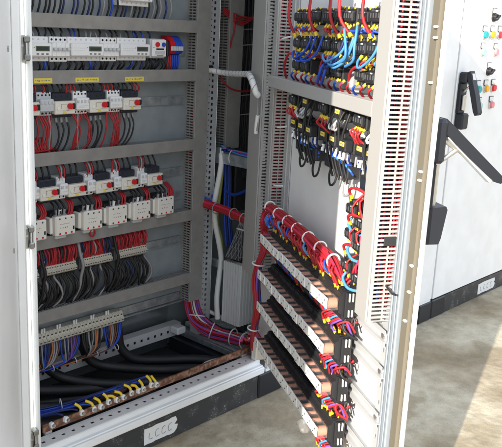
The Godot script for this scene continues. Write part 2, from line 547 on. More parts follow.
# ---------------------------------------------------------------- the row of cabinets
var cabinet: Node3D
func build_cabinets() -> void:
	var T := 2.27
	cabinet = thing("electrical_cabinet", "open white electrical cabinet with grey wiring ducts inside, on a black plinth", "cabinet")
	var c := cabinet
	part(c, "side_wall", Geo.new().span(Vector3(-1.152, 0.113, -0.65), Vector3(-1.135, T, -0.022), 0.002).mesh(), M.white)
	part(c, "back_panel", Geo.new().span(Vector3(-1.135, 0.0, -0.655), Vector3(0.02, T - 0.02, -0.635)).mesh(), M.polished)
	part(c, "roof", Geo.new().span(Vector3(-1.152, T, -0.65), Vector3(0.02, T + 0.02, -0.004), 0.002).mesh(), M.white)
	part(c, "header", Geo.new().span(Vector3(-1.135, T - 0.08, -0.05), Vector3(0.02, T - 0.001, -0.006), 0.002).mesh(), M.white)
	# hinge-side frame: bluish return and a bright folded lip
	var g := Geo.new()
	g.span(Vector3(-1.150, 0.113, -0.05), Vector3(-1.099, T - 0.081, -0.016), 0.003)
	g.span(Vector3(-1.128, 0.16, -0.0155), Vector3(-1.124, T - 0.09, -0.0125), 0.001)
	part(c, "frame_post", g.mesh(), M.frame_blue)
	part(c, "frame_lip", Geo.new().span(Vector3(-1.0985, 0.168, -0.05), Vector3(-1.0875, T - 0.081, 0.004), 0.002).mesh(), M.frame_white)
	part(c, "frame_post", Geo.new().span(Vector3(0.004, 0.168, -0.06), Vector3(0.04, T - 0.081, -0.03), 0.003).mesh(), M.white)
	# mounting plate with folded lower edge and the rail below it
	part(c, "mounting_plate", Geo.new().span(Vector3(-1.06, 0.385, -0.472), Vector3(0.016, T - 0.1, -0.465), 0.001).mesh(), M.plate)
	g = Geo.new()
	g.span(Vector3(-1.08, 0.345, -0.49), Vector3(0.02, 0.382, -0.468), 0.003)
	g.span(Vector3(-1.08, 0.338, -0.466), Vector3(0.02, 0.346, -0.455), 0.002)
	part(c, "support_rail", g.mesh(), M.zinc)
	for x in [-0.9, -0.55, -0.2, -0.09]:
		part(c, "screw", Geo.new().cyl(Vector3(x, 0.365, -0.468), Vector3(x, 0.365, -0.463), 0.006, 10).mesh(), M.steel)
	# door sill: stepped white profile with a perforated strip behind it
	g = Geo.new()
	g.prism([Vector2(-0.002, 0.114), Vector2(0.0, 0.118), Vector2(0.0, 0.139), Vector2(-0.003, 0.143), Vector2(-0.010, 0.1435), Vector2(-0.012, 0.148), Vector2(-0.026, 0.149), Vector2(-0.030, 0.153), Vector2(-0.030, 0.166), Vector2(-0.034, 0.168), Vector2(-0.040, 0.168), Vector2(-0.040, 0.114)], -1.098, 0.03, Basis(Vector3(0, 0, 1), Vector3(0, 1, 0), Vector3(1, 0, 0)))
	part(c, "door_sill", g.mesh(), M.white)
	part(c, "perforated_sill", perforated(1.125, 0.058, 0.0405, 0.0135, 0.003, -0.004).mesh(), M.perf_white, Transform3D(Basis(Vector3(1, 0, 0), Vector3(0, 0, -1), Vector3(0, 1, 0)), Vector3(-0.535, 0.166, -0.069)))
	part(c, "sill_return", Geo.new().span(Vector3(-1.098, 0.114, -0.101), Vector3(0.03, 0.164, -0.098)).mesh(), M.frame_white)
	# rear bottom frame, perforated face towards the opening
	part(c, "rear_frame", perforated(1.14, 0.055, 0.040, 0.014, 0.003).mesh(), M.perf_white, at(-0.545, 0.158, -0.545))
	part(c, "rear_frame", Geo.new().span(Vector3(-1.115, 0.1858, -0.59), Vector3(0.025, 0.189, -0.5435)).mesh(), M.perf_white)
	part(c, "corner_bracket", Geo.new().box(Vector3(-0.03, 0.18, -0.5), Vector3(0.055, 0.035, 0.055), 0.006).mesh(), M.perf_white)
	# right bottom frame running front to back, grooved
	g = Geo.new()
	g.span(Vector3(0.026, 0.12, -0.56), Vector3(0.074, 0.15, -0.1), 0.003)
	g.span(Vector3(0.026, 0.1503, -0.56), Vector3(0.036, 0.162, -0.1), 0.002)
	g.span(Vector3(0.048, 0.1503, -0.56), Vector3(0.055, 0.157, -0.1), 0.002)
	g.span(Vector3(0.066, 0.1503, -0.56), Vector3(0.074, 0.162, -0.1), 0.002)
	part(c, "side_frame", g.mesh(), M.zinc)
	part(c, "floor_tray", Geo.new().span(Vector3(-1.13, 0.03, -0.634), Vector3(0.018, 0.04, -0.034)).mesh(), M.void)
	g = Geo.new()
	g.span(Vector3(-1.15, 0.0, -0.03), Vector3(-0.002, 0.111, -0.006), 0.003)
	g.span(Vector3(-1.15, 0.0, -0.634), Vector3(-1.132, 0.111, -0.031))
	var pl := part(c, "plinth", g.mesh(), M.plinth)
	plinth_paper_at(pl, -0.640, -0.470, 0.022, 0.090, -0.006, 5)
	# DIN rails behind the device rows
	for y in [1.470, 1.265, 0.955, 0.845, 0.640, 0.372]:
		g = Geo.new()
		g.span(Vector3(-1.05, y - 0.012, -0.4655), Vector3(-0.07, y + 0.012, -0.460))
		g.span(Vector3(-1.05, y - 0.018, -0.4598), Vector3(-0.07, y - 0.012, -0.457))
		g.span(Vector3(-1.05, y + 0.012, -0.4598), Vector3(-0.07, y + 0.018, -0.457))
		part(c, "din_rail", g.mesh(), M.zinc)

	# middle cabinet, bayed on to the first, its closed front hidden by the open door
	var k := thing("electrical_cabinet", "closed white cabinet partly hidden behind the open door with the swing lever", "cabinet")
	part(k, "door", Geo.new().span(Vector3(0.052, 0.128, -0.022), Vector3(1.456, T, 0.0), 0.003).mesh(), M.white)
	part(k, "frame_rail", Geo.new().span(Vector3(0.045, 0.113, -0.6), Vector3(1.456, 0.127, -0.004), 0.002).mesh(), M.frame_white)
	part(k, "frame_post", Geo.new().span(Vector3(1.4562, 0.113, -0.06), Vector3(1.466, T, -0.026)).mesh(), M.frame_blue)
	part(k, "back_panel", Geo.new().span(Vector3(0.022, 0.0, -0.655), Vector3(1.466, T, -0.637)).mesh(), M.plate)
	part(k, "side_wall", Geo.new().span(Vector3(1.440, 0.128, -0.63), Vector3(1.455, T - 0.002, -0.07)).mesh(), M.frame_white)
	part(k, "roof", Geo.new().span(Vector3(0.021, T + 0.001, -0.65), Vector3(1.466, T + 0.021, -0.004), 0.002).mesh(), M.white)
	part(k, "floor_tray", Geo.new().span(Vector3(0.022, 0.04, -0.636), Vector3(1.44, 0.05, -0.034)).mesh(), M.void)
	g = Geo.new()
	g.span(Vector3(0.156, 0.0, -0.03), Vector3(1.336, 0.111, -0.006), 0.003)
	part(k, "plinth", g.mesh(), M.plinth)
	part(k, "plinth_corner", Geo.new().span(Vector3(0.0, 0.0, -0.6), Vector3(0.155, 0.1122, 0.0), 0.006).mesh(), M.plinth_corner)
	part(k, "plinth_corner", Geo.new().span(Vector3(1.337, 0.0, -0.6), Vector3(1.466, 0.1122, 0.0), 0.006).mesh(), M.plinth_corner)

	var rr := thing("electrical_cabinet", "closed white cabinet with a black lever handle and coloured push buttons", "cabinet")
	part(rr, "door", Geo.new().span(Vector3(1.474, 0.122, -0.022), Vector3(2.72, T, 0.0), 0.003).mesh(), M.white)
	part(rr, "carcass", Geo.new().span(Vector3(1.469, 0.113, -0.65), Vector3(2.73, T + 0.02, -0.026), 0.003).mesh(), M.frame_white)
	g = Geo.new()
	g.span(Vector3(1.627, 0.0, -0.03), Vector3(2.73, 0.111, -0.006), 0.003)
	pl = part(rr, "plinth", g.mesh(), M.plinth)
	plinth_paper_at(pl, 2.05, 2.285, 0.018, 0.088, -0.006, 9)
	part(rr, "plinth_corner", Geo.new().span(Vector3(1.472, 0.0, -0.6), Vector3(1.626, 0.1122, 0.0), 0.006).mesh(), M.plinth_corner)

func plinth_paper_at(pl: Node3D, x0: float, x1: float, y0: float, y1: float, z: float, sd: int) -> void:
	var r := RandomNumberGenerator.new()
	r.seed = sd
	var poly: Array = []
	for i in 9: poly.append(Vector2(lerpf(x0, x1 - 0.02, i / 8.0), y0 + r.randf_range(-0.002, 0.002)))
	for q in [[-0.006, 0.012], [0.0, 0.03], [-0.018, 0.036], [-0.004, 0.05]]: poly.append(Vector2(x1 + q[0], y0 + q[1]))
	for i in 9: poly.append(Vector2(lerpf(x1 - 0.012, x0, i / 8.0), y1 + r.randf_range(-0.003, 0.001)))
	part(pl, "paper_label", Geo.new().prism(poly, z + 0.0005, z + 0.0016).mesh(), M.paper)
	var w := x1 - x0
	var h := y1 - y0
	var zz := z + 0.002
	for k in 4:
		var cx := x0 + w * (0.15 + 0.19 * k)
		var tall := h * 0.42
		var q: Array
		if k == 0:
			q = [Vector3(cx, y0 + h * 0.66, zz), Vector3(cx - 0.002, y0 + h * 0.3, zz), Vector3(cx + 0.016, y0 + h * 0.27, zz)]
		else:
			q = [Vector3(cx + 0.014, y0 + h * 0.3 + tall, zz), Vector3(cx, y0 + h * 0.3 + tall * 0.8, zz), Vector3(cx - 0.003, y0 + h * 0.36, zz), Vector3(cx + 0.004, y0 + h * 0.26, zz), Vector3(cx + 0.016, y0 + h * 0.3, zz)]
		part(pl, "pen_stroke", Geo.new().tube(q, 0.0012, 4, 3).mesh(), M.ink)

# ---------------------------------------------------------------- left door and its hinges
func build_left_door_and_hinges() -> void:
	var u := Vector3(-0.5736, 0, 0.8192)
	var xf := Transform3D(Basis(u, Vector3.UP, Vector3(-0.8192, 0, -0.5736)), Vector3(-1.152, 0, 0.012))
	var d := part(cabinet, "door", Geo.new().span(Vector3(0.0, 0.125, 0.0), Vector3(1.42, 2.27, 0.006), 0.002).mesh(), M.white, xf)
	d.set_meta("label", "white door swung out to the left")
	var g: Geo
	for x in [0.0, 1.412]:
		part(d, "edge_fold", Geo.new().span(Vector3(x, 0.13, -0.020), Vector3(x + 0.008, 2.265, -0.0004), 0.002).mesh(), M.white)
	part(d, "gasket", Geo.new().span(Vector3(0.014, 0.15, -0.008), Vector3(0.026, 2.24, -0.0004), 0.002).mesh(), M.frame_white)
	part(d, "stiffener", Geo.new().span(Vector3(0.05, 0.15, -0.022), Vector3(0.085, 2.24, -0.0004), 0.003).mesh(), M.white)
	for y in [1.497, 1.49, 0.95, 0.944]:
		part(d, "rivet", Geo.new().cyl(Vector3(0.2, y + 0.004, -0.0004), Vector3(0.2, y + 0.004, -0.003), 0.0045, 8).mesh(), M.hinge)
	for y in [1.492, 0.926, 0.236]:
		g = Geo.new()
		g.span(Vector3(-1.134, y - 0.034, -0.0155), Vector3(-1.119, y + 0.034, 0.012), 0.004)
		g.span(Vector3(-1.1185, y + 0.016, -0.0155), Vector3(-1.0995, y + 0.036, 0.016), 0.004)
		g.span(Vector3(-1.1185, y - 0.036, -0.0155), Vector3(-1.0995, y - 0.016, 0.016), 0.004)
		var h := part(cabinet, "hinge", g.mesh(), M.hinge)
		part(h, "pin", Geo.new().cyl(Vector3(-1.108, y - 0.0158, 0.006), Vector3(-1.108, y + 0.0158, 0.006), 0.005, 10).mesh(), M.steel)
		part(h, "screw", Geo.new().cyl(Vector3(-1.1265, y + 0.008, 0.0122), Vector3(-1.1265, y + 0.008, 0.0142), 0.004, 8).mesh(), M.steel)

# ---------------------------------------------------------------- right door: panel, gasket, stiffener, plate, rails, lever
var door: Node3D
func build_right_door() -> void:
	door = part(cabinet, "door", Geo.new().span(Vector3(0.0, 0.240, 0.0), Vector3(1.35, 2.27, 0.006), 0.002).mesh(), M.white, DX)
	door.set_meta("label", "white right door standing open, carrying relays and ducts on its inner side")
	var g := Geo.new()
	for x in [0.0, 1.340]:
		part(door, "edge_fold", Geo.new().span(Vector3(x, 0.245, 0.0062), Vector3(x + 0.010, 2.265, 0.011), 0.002).mesh(), M.white)
	part(door, "gasket", Geo.new().span(Vector3(1.301, 0.25, 0.0062), Vector3(1.3395, 2.24, 0.020), 0.004).mesh(), M.gasket)
	g = Geo.new()
	g.span(Vector3(1.256, 0.25, 0.0062), Vector3(1.300, 2.24, 0.030), 0.003)
	g.span(Vector3(1.262, 0.25, 0.0303), Vector3(1.272, 2.24, 0.035), 0.002)
	g.span(Vector3(1.286, 0.25, 0.0303), Vector3(1.292, 2.24, 0.034), 0.002)
	part(door, "stiffener", g.mesh(), M.stiffener)
	part(door, "perforated_flange", perforated(1.85, 0.03, 0.05, 0.012, 0.003).mesh(), M.perf, Transform3D(Basis(Vector3(0, 1, 0), Vector3(-1, 0, 0), Vector3(0, 0, 1)), Vector3(1.240, 1.18, 0.0285)))
	part(door, "mounting_plate", Geo.new().span(Vector3(0.03, 0.262, 0.010), Vector3(1.224, 2.24, 0.014), 0.001).mesh(), M.white)
	part(door, "perforated_rail", perforated(1.80, 0.034, 0.025, 0.009, 0.003).mesh(), M.perf, Transform3D(Basis(Vector3(0, 1, 0), Vector3(-1, 0, 0), Vector3(0, 0, 1)), Vector3(0.322, 1.18, 0.018)))
	for y in [0.822, 0.722, 0.590, 0.455]:
		g = Geo.new()
		g.span(Vector3(0.36, y - 0.012, 0.0145), Vector3(1.268, y + 0.012, 0.032), 0.001)
		g.span(Vector3(0.36, y + 0.0105, 0.0322), Vector3(1.268, y + 0.012, 0.041))
		g.span(Vector3(0.36, y - 0.012, 0.0322), Vector3(1.268, y - 0.0105, 0.041))
		g.span(Vector3(0.36, y + 0.0105, 0.0411), Vector3(1.268, y + 0.022, 0.043))
		g.span(Vector3(0.36, y - 0.022, 0.0411), Vector3(1.268, y - 0.0105, 0.043))
		part(door, "din_rail", g.mesh(), M.perf)
		part(door, "rail_screw", Geo.new().cyl(Vector3(1.245, y, 0.0322), Vector3(1.245, y, 0.039), 0.008, 10).mesh(), M.steel)
	# small white clips along the gasket
	for y in [1.602, 1.578, 1.478, 1.271, 1.250, 1.040, 0.973, 0.896]:
		var s := rng.randf_range(-0.004, 0.004)
		part(door, "gasket_clip", Geo.new().box(Vector3(1.334 + s, y, 0.0235), Vector3(0.012, 0.006, 0.009), 0.002).mesh(), M.contactor_white)
	# swing lever on the outer face
	g = Geo.new()
	g.span(Vector3(1.25, 1.285, -0.050), Vector3(1.312, 1.392, -0.0004), 0.008)
	g.span(Vector3(1.25, 1.17, -0.030), Vector3(1.312, 1.286, -0.0006), 0.004)
	g.prism([Vector2(1.085, -0.0008), Vector2(1.085, -0.055), Vector2(1.10, -0.060), Vector2(1.172, -0.070), Vector2(1.180, -0.066), Vector2(1.176, -0.0008)], 1.25, 1.312, Basis(Vector3(0, 1, 0), Vector3(0, 0, 1), Vector3(1, 0, 0)))
	var hb := part(door, "handle_base", g.mesh(), M.handle)
	part(hb, "lock_bar", Geo.new().span(Vector3(1.268, 1.165, -0.045), Vector3(1.298, 1.30, -0.0305), 0.003).mesh(), M.steel)
	var a := Vector3(1.281, 1.380, -0.052)
	var b := Vector3(1.281, 1.235, -0.222)
	var dir := (b - a).normalized()
	var side := Vector3(1, 0, 0)
	var bs := Basis(dir, side.cross(dir).normalized(), side)
	if bs.determinant() < 0.0: bs = Basis(dir, -bs.y, side)
	var L := (b - a).length()
	part(door, "swing_lever", Geo.new().prism([Vector2(-0.012, -0.012), Vector2(0.0, -0.017), Vector2(L * 0.25, -0.0185), Vector2(L * 0.5, -0.0175), Vector2(L * 0.8, -0.0145), Vector2(L * 0.94, -0.010), Vector2(L * 0.985, -0.005), Vector2(L, 0.001), Vector2(L * 0.985, 0.008), Vector2(L * 0.93, 0.0115), Vector2(L * 0.5, 0.010), Vector2(0.02, 0.009), Vector2(-0.01, 0.008)], -0.018, 0.018, bs, a).mesh(), M.handle)
	var dn := -bs.y if bs.y.y > 0.0 else bs.y
	part(door, "lever_channel", Geo.new().box(a + dir * (L * 0.52) + dn * 0.016, Vector3(L * 0.78, 0.010, 0.026), 0.003, bs).mesh(), M.perf)
	part(door, "lever_rod", Geo.new().tube([Vector3(1.281, 1.275, -0.035), Vector3(1.281, 1.318, -0.098)], 0.006, 8, 1).mesh(), M.steel)
	part(door, "lever_rod", Geo.new().tube([Vector3(1.281, 1.345, -0.045), Vector3(1.281, 1.312, -0.105)], 0.006, 8, 1).mesh(), M.steel)

# ---------------------------------------------------------------- wiring ducts on the cabinet plate
const VX := Basis(Vector3(0, 1, 0), Vector3(-1, 0, 0), Vector3(0, 0, 1))
func build_cabinet_ducts() -> void:
	var names := ["topmost horizontal grey wiring duct, above the white meters", "horizontal grey wiring duct with three yellow stickers", "horizontal grey wiring duct between the two rows of red-button breakers", "horizontal grey wiring duct just below the five white contactors", "lowest horizontal grey wiring duct, between the two beige terminal strips"]
	var ys := [1.572, 1.374, 1.078, 0.762, 0.468]
	for i in 5:
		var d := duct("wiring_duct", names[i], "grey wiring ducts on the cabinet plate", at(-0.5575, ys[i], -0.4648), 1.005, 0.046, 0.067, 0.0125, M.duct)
		if i == 1:
			for x in [[-0.838, -0.764], [-0.665, -0.560], [-0.436, -0.342]]:
				var cx: float = (x[0] + x[1]) * 0.5 + 0.5575
				var l := part(d, "yellow_sticker", Geo.new().box(Vector3(cx, -0.011, 0.0676), Vector3(x[1] - x[0], 0.017, 0.0008)).mesh(), M.label_yellow)
				var g := Geo.new()
				var xx := -0.4
				while xx < 0.4:
					var ww := rng.randf_range(0.03, 0.08)
					g.box(Vector3(cx + xx * (x[1] - x[0]), -0.011 + rng.randf_range(-0.001, 0.001), 0.0682), Vector3(ww * (x[1] - x[0]), rng.randf_range(0.002, 0.006), 0.0004))
					xx += ww + rng.randf_range(0.02, 0.05)
				part(l, "print", g.mesh(), M.ink)
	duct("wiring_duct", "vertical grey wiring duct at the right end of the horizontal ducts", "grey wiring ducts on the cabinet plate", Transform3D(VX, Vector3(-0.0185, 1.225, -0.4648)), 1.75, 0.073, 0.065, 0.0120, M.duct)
	for i in 5:
		var x := -0.04 + i * 0.011
		wire("wire running inside the vertical duct of the cabinet", "wires inside the vertical cabinet duct", [Vector3(x, 2.0, -0.44), Vector3(x + 0.006, 1.4, -0.43 - 0.004 * i), Vector3(x - 0.004, 0.9, -0.44), Vector3(x, 0.42, -0.435)], 0.0035, ["red_wire", "black_wire", "red_wire", "violet_wire", "black_wire"][i])

# loose wire between two points that bulges outwards
func slack(a: Vector3, b: Vector3, out: float, side := 0.0) -> Array:
	var m := a.lerp(b, 0.35) + Vector3(side, 0, out)
	var m2 := a.lerp(b, 0.7) + Vector3(side * 1.3 + rng.randf_range(-0.006, 0.006), 0, out * 0.8)
	return [a, a.lerp(b, 0.08), m, m2, b]

# ---------------------------------------------------------------- top row: meters, circuit breakers, timer relay, terminals
func build_modules() -> void:
	var zb := -0.456
	# energy meter
	var mt := thing("energy_meter", "white rail meter cut by the cabinet edge, left end of the top row", "meter", "white meters", at(-0.8415, 1.430, zb))
	var W := 0.143
	var g := Geo.new()
	g.box(Vector3(0, 0.0425, 0.024), Vector3(W, 0.086, 0.046), 0.002)
	part(mt, "housing", g.mesh(), M.device)
	part(mt, "front", Geo.new().box(Vector3(0, 0.0405, 0.0605), Vector3(W - 0.0006, 0.046, 0.027), 0.0035).mesh(), M.device)
	var fr := part(mt, "display", Geo.new().box(Vector3(0.032, 0.045, 0.0743), Vector3(0.056, 0.018, 0.0012), 0.0004).mesh(), M.lcd_grey)
	part(fr, "glass", Geo.new().box(Vector3(0.032, 0.045, 0.0754), Vector3(0.046, 0.011, 0.0008)).mesh(), M.lcd)
	for i in 3:
		part(mt, "button", Geo.new().box(Vector3(0.012 + 0.019 * i, 0.0265, 0.0746), Vector3(0.010, 0.0042, 0.002), 0.0006).mesh(), M.relay_grey)
	part(mt, "indicator", Geo.new().box(Vector3(-0.002, 0.049, 0.0744), Vector3(0.003, 0.003, 0.0012)).mesh(), M.relay_grey)
	g = Geo.new()
	for i in 7: g.box(Vector3(-0.06 + i * 0.0085, 0.047, 0.0742), Vector3(0.005, 0.0012, 0.0006))
	for i in 6: g.box(Vector3(-0.06 + i * 0.0085, 0.038, 0.0742), Vector3(0.006, 0.0010, 0.0006))
	part(mt, "print", g.mesh(), M.device_grey)
	for i in 6:
		for y in [0.010, 0.076]:
			part(mt, "terminal_screw", Geo.new().cyl(Vector3(-0.058 + i * 0.0225, y, 0.0465), Vector3(-0.058 + i * 0.0225, y, 0.0478), 0.0036, 8).mesh(), M.device_grey)
	clone(mt, "energy_meter", "white rail meter in the middle of the top row, between two four-pole breakers", "white meters", at(-0.6185, 1.432, zb))
	clone(mt, "energy_meter", "white rail meter with a dark display, beside the relay with red and blue dials", "white meters", at(-0.395, 1.434, zb))
	# four-pole circuit breaker
	var cb := thing("circuit_breaker", "white four-pole circuit breaker left of the middle meter", "circuit breaker", "four-pole circuit breakers", at(-0.730, 1.430, zb))
	for i in 4:
		var x := -0.0275 + i * 0.0183
		g = Geo.new()
		g.box(Vector3(x, 0.0425, 0.025), Vector3(0.0179, 0.088, 0.048), 0.0015)
		g.box(Vector3(x, 0.042, 0.058), Vector3(0.0177, 0.048, 0.019), 0.0015)
		part(cb, "pole", g.mesh(), M.device)
		part(cb, "toggle", Geo.new().box(Vector3(x, 0.044, 0.0715), Vector3(0.0135, 0.011, 0.012), 0.002).mesh(), M.device_grey)
		for y in [0.0085, 0.0765]:
			part(cb, "terminal_hole", Geo.new().cyl(Vector3(x, y, 0.0488), Vector3(x, y, 0.0500), 0.0042, 8).mesh(), M.hole)
	clone(cb, "circuit_breaker", "white four-pole circuit breaker right of the middle meter", "four-pole circuit breakers", at(-0.5085, 1.432, zb))
	# timer relay
	var tr := thing("timer_relay", "small grey relay with a red dial and a blue dial", "relay", "", at(-0.2735, 1.444, zb))
	part(tr, "housing", Geo.new().box(Vector3(0, 0.0375, 0.03), Vector3(0.077, 0.076, 0.058), 0.003).mesh(), M.device_grey)
	part(tr, "front", Geo.new().box(Vector3(0, 0.039, 0.0655), Vector3(0.072, 0.066, 0.0125), 0.003).mesh(), M.device)
	part(tr, "dial", Geo.new().cyl(Vector3(-0.014, 0.054, 0.0722), Vector3(-0.014, 0.054, 0.0785), 0.0095, 16).mesh(), M.red)
	part(tr, "dial", Geo.new().cyl(Vector3(0.018, 0.054, 0.0722), Vector3(0.018, 0.054, 0.0785), 0.0085, 16).mesh(), M.blue_wire)
	part(tr, "name_band", Geo.new().box(Vector3(0.002, 0.036, 0.0723), Vector3(0.040, 0.006, 0.001)).mesh(), M.hole)
	part(tr, "scale_plate", Geo.new().box(Vector3(0.002, 0.022, 0.0722), Vector3(0.052, 0.014, 0.001)).mesh(), M.device_grey)
	part(tr, "print", Geo.new().box(Vector3(0.002, 0.0105, 0.0722), Vector3(0.034, 0.003, 0.001)).mesh(), M.ink)
	part(tr, "indicator", Geo.new().box(Vector3(-0.031, 0.042, 0.0722), Vector3(0.005, 0.003, 0.001)).mesh(), M.teal)
	# red and blue rail terminals at the right end of the row
	var tb := thing("terminal_block", "red and blue rail terminals at the right end of the top row", "terminal block", "", at(-0.176, 1.452, zb))
	part(tb, "end_stop", Geo.new().box(Vector3(-0.035, 0.03, 0.028), Vector3(0.014, 0.062, 0.054), 0.003).mesh(), M.black)
	var cols := ["red", "red", "blue_wire", "blue_wire", "blue_wire"]
	for i in 5:
		var x := -0.021 + i * 0.0135
		var t := part(tb, "terminal", Geo.new().prism([Vector2(0, 0.002), Vector2(0.05, 0.010), Vector2(0.06, 0.022), Vector2(0.06, 0.044), Vector2(0.052, 0.058), Vector2(0.03, 0.078), Vector2(0, 0.08)], x - 0.0062, x + 0.0062, Basis(Vector3(0, 0, 1), Vector3(0, 1, 0), Vector3(1, 0, 0))).mesh(), M[cols[i]])
		part(t, "marker", Geo.new().box(Vector3(x, 0.031, 0.0605), Vector3(0.0118, 0.018, 0.003), 0.001).mesh(), M.device_grey)
	# wires above and below the row
	for i in 26:
		var x := -0.90 + i * 0.0245 + rng.randf_range(-0.006, 0.006)
		var c: String = ["black_wire", "black_wire", "navy_wire", "black_wire", "blue_wire", "grey_wire"][rng.randi() % 6]
		if c == "blue_wire" and rng.randf() < 0.5: c = "black_wire"
		wire("dark wire dropping from the topmost duct into the meter row", "wires above the meter row", slack(Vector3(x, 1.549, -0.428 + rng.randf_range(-0.02, 0.01)), Vector3(x + rng.randf_range(-0.01, 0.01), 1.506, -0.425), 0.008, rng.randf_range(-0.004, 0.004)), 0.0036, c)
	for i in 30:
		var x := -0.90 + i * 0.0225 + rng.randf_range(-0.007, 0.007)
		var c: String = "black_wire" if rng.randf() < 0.78 else "navy_wire"
		if (i % 9) == 5: c = "blue_wire"
		wire("dark wire dropping from the meter row into the duct with yellow stickers", "wires below the meter row", slack(Vector3(x, 1.437, -0.420), Vector3(x + rng.randf_range(-0.014, 0.014), 1.393, -0.43 + rng.randf_range(-0.02, 0.01)), 0.012, rng.randf_range(-0.005, 0.005)), 0.0040 if c != "blue_wire" else 0.0055, c)
	for i in 6:
		var x := -0.198 + i * 0.011
		wire("coloured wire dropping from the red and blue terminals", "wires below the red and blue terminals", slack(Vector3(x, 1.458, -0.42), Vector3(x + 0.004, 1.394, -0.43), 0.006), 0.0045, ["red_wire", "red_wire", "blue_wire", "blue_wire", "blue_wire", "blue_wire"][i])
	for i in 5:
		var x := -0.30 + i * 0.016
		wire("black wire dropping from the relay with the dials", "wires below the relay with dials", slack(Vector3(x, 1.447, -0.42), Vector3(x + rng.randf_range(-0.01, 0.02), 1.394, -0.43), 0.014, 0.004), 0.0028, "black_wire")
	for i in 9:
		var x := -0.86 + i * 0.02 + rng.randf_range(-0.006, 0.006)
		wire("wire above the topmost duct", "wires above the topmost duct", [Vector3(x, 1.592, -0.43), Vector3(x + 0.004, 1.64, -0.415), Vector3(x, 1.70, -0.43)], 0.004, ["black_wire", "navy_wire", "black_wire", "black_wire"][rng.randi() % 4])
	for i in 22:
		var x := -0.66 + i * 0.022 + rng.randf_range(-0.006, 0.006)
		wire("wire above the topmost duct", "wires above the topmost duct", [Vector3(x, 1.592, -0.43), Vector3(x + 0.004, 1.64, -0.415), Vector3(x, 1.70, -0.43)], 0.004, ["black_wire", "black_wire", "black_wire", "navy_wire", "blue_wire", "grey_wire"][rng.randi() % 6])
	# meter partly in view above the topmost duct
	clone(mt, "energy_meter", "white rail device cut by the top edge of the picture, above the topmost duct", "white meters", at(-0.385, 1.640, zb))

# ---------------------------------------------------------------- motor breakers, contact blocks, contactors
func make_breaker(label: String, group: String, xf: Transform3D, W: float) -> Node3D:
	var t := thing("motor_breaker", label, "motor breaker", group, xf)      # origin bottom centre, back
	part(t, "body", Geo.new().box(Vector3(0, 0.0225, 0.040), Vector3(W, 0.047, 0.072), 0.003).mesh(), M.cream)
	part(t, "terminal_cover", Geo.new().box(Vector3(0, 0.060, 0.030), Vector3(W - 0.002, 0.0275, 0.056), 0.004).mesh(), M.navy)
	for i in 3:
		var x := (i - 1) * W * 0.29
		part(t, "terminal_screw", Geo.new().cyl(Vector3(x, 0.062, 0.0581), Vector3(x, 0.062, 0.0592), 0.0048, 9).mesh(), M.black_matt)
	part(t, "lower_terminals", Geo.new().box(Vector3(0, -0.0075, 0.030), Vector3(W - 0.004, 0.0125, 0.056), 0.003).mesh(), M.navy)
	part(t, "stop_button", Geo.new().cyl(Vector3(W * 0.21, 0.0285, 0.0762), Vector3(W * 0.21, 0.0285, 0.086), 0.0105, 16).mesh(), M.red)
	part(t, "start_button", Geo.new().box(Vector3(W * 0.40, 0.0285, 0.0795), Vector3(W * 0.15, 0.021, 0.009), 0.003).mesh(), M.black)
	var g := Geo.new()
	g.box(Vector3(-W * 0.05, 0.036, 0.0763), Vector3(W * 0.30, 0.0011, 0.0006))
	g.box(Vector3(-W * 0.20, 0.028, 0.0763), Vector3(0.0011, 0.016, 0.0006))
	g.box(Vector3(-W * 0.02, 0.012, 0.0763), Vector3(W * 0.36, 0.0011, 0.0006))
	part(t, "print", g.mesh(), M.relay_grey)
	part(t, "setting_dial", Geo.new().cyl(Vector3(-W * 0.34, 0.022, 0.0762), Vector3(-W * 0.34, 0.022, 0.0785), 0.0062, 12).mesh(), M.device)
	part(t, "warning_sticker", Geo.new().prism([Vector2(-W * 0.12, 0.003), Vector2(W * 0.06, 0.003), Vector2(W * 0.02, 0.0125), Vector2(-W * 0.08, 0.0125)], 0.0762, 0.0768).mesh(), M.label_yellow)
	return t

func make_block(label: String, group: String, xf: Transform3D, W: float, m: Material) -> Node3D:
	var t := thing("contact_block", label, "contact block", group, xf)
	var g := Geo.new()
	g.box(Vector3(0, 0.034, 0.030), Vector3(W, 0.084, 0.052), 0.002)
	part(t, "housing", g.mesh(), m)
	part(t, "front", Geo.new().box(Vector3(0, 0.031, 0.0675), Vector3(W * 0.93, 0.044, 0.022), 0.003).mesh(), m)
	var cnt := maxi(2, int(W / 0.0145))
	for i in cnt:
		var x := (float(i) - (cnt - 1) * 0.5) * W / cnt
		for y in [0.066, 0.0005]:
			part(t, "terminal_hole", Geo.new().cyl(Vector3(x, y, 0.0562), Vector3(x, y, 0.0574), 0.0036, 8).mesh(), M.hole)
		part(t, "plunger", Geo.new().box(Vector3(x, 0.041, 0.0795), Vector3(W / cnt * 0.55, 0.010, 0.004), 0.001).mesh(), M.device_grey)
	var pr := Geo.new()
	pr.box(Vector3(0, 0.024, 0.0788), Vector3(W * 0.7, 0.0012, 0.0006))
	pr.box(Vector3(-W * 0.1, 0.019, 0.0788), Vector3(W * 0.5, 0.0010, 0.0006))
	part(t, "print", pr.mesh(), M.device_grey)
	return t

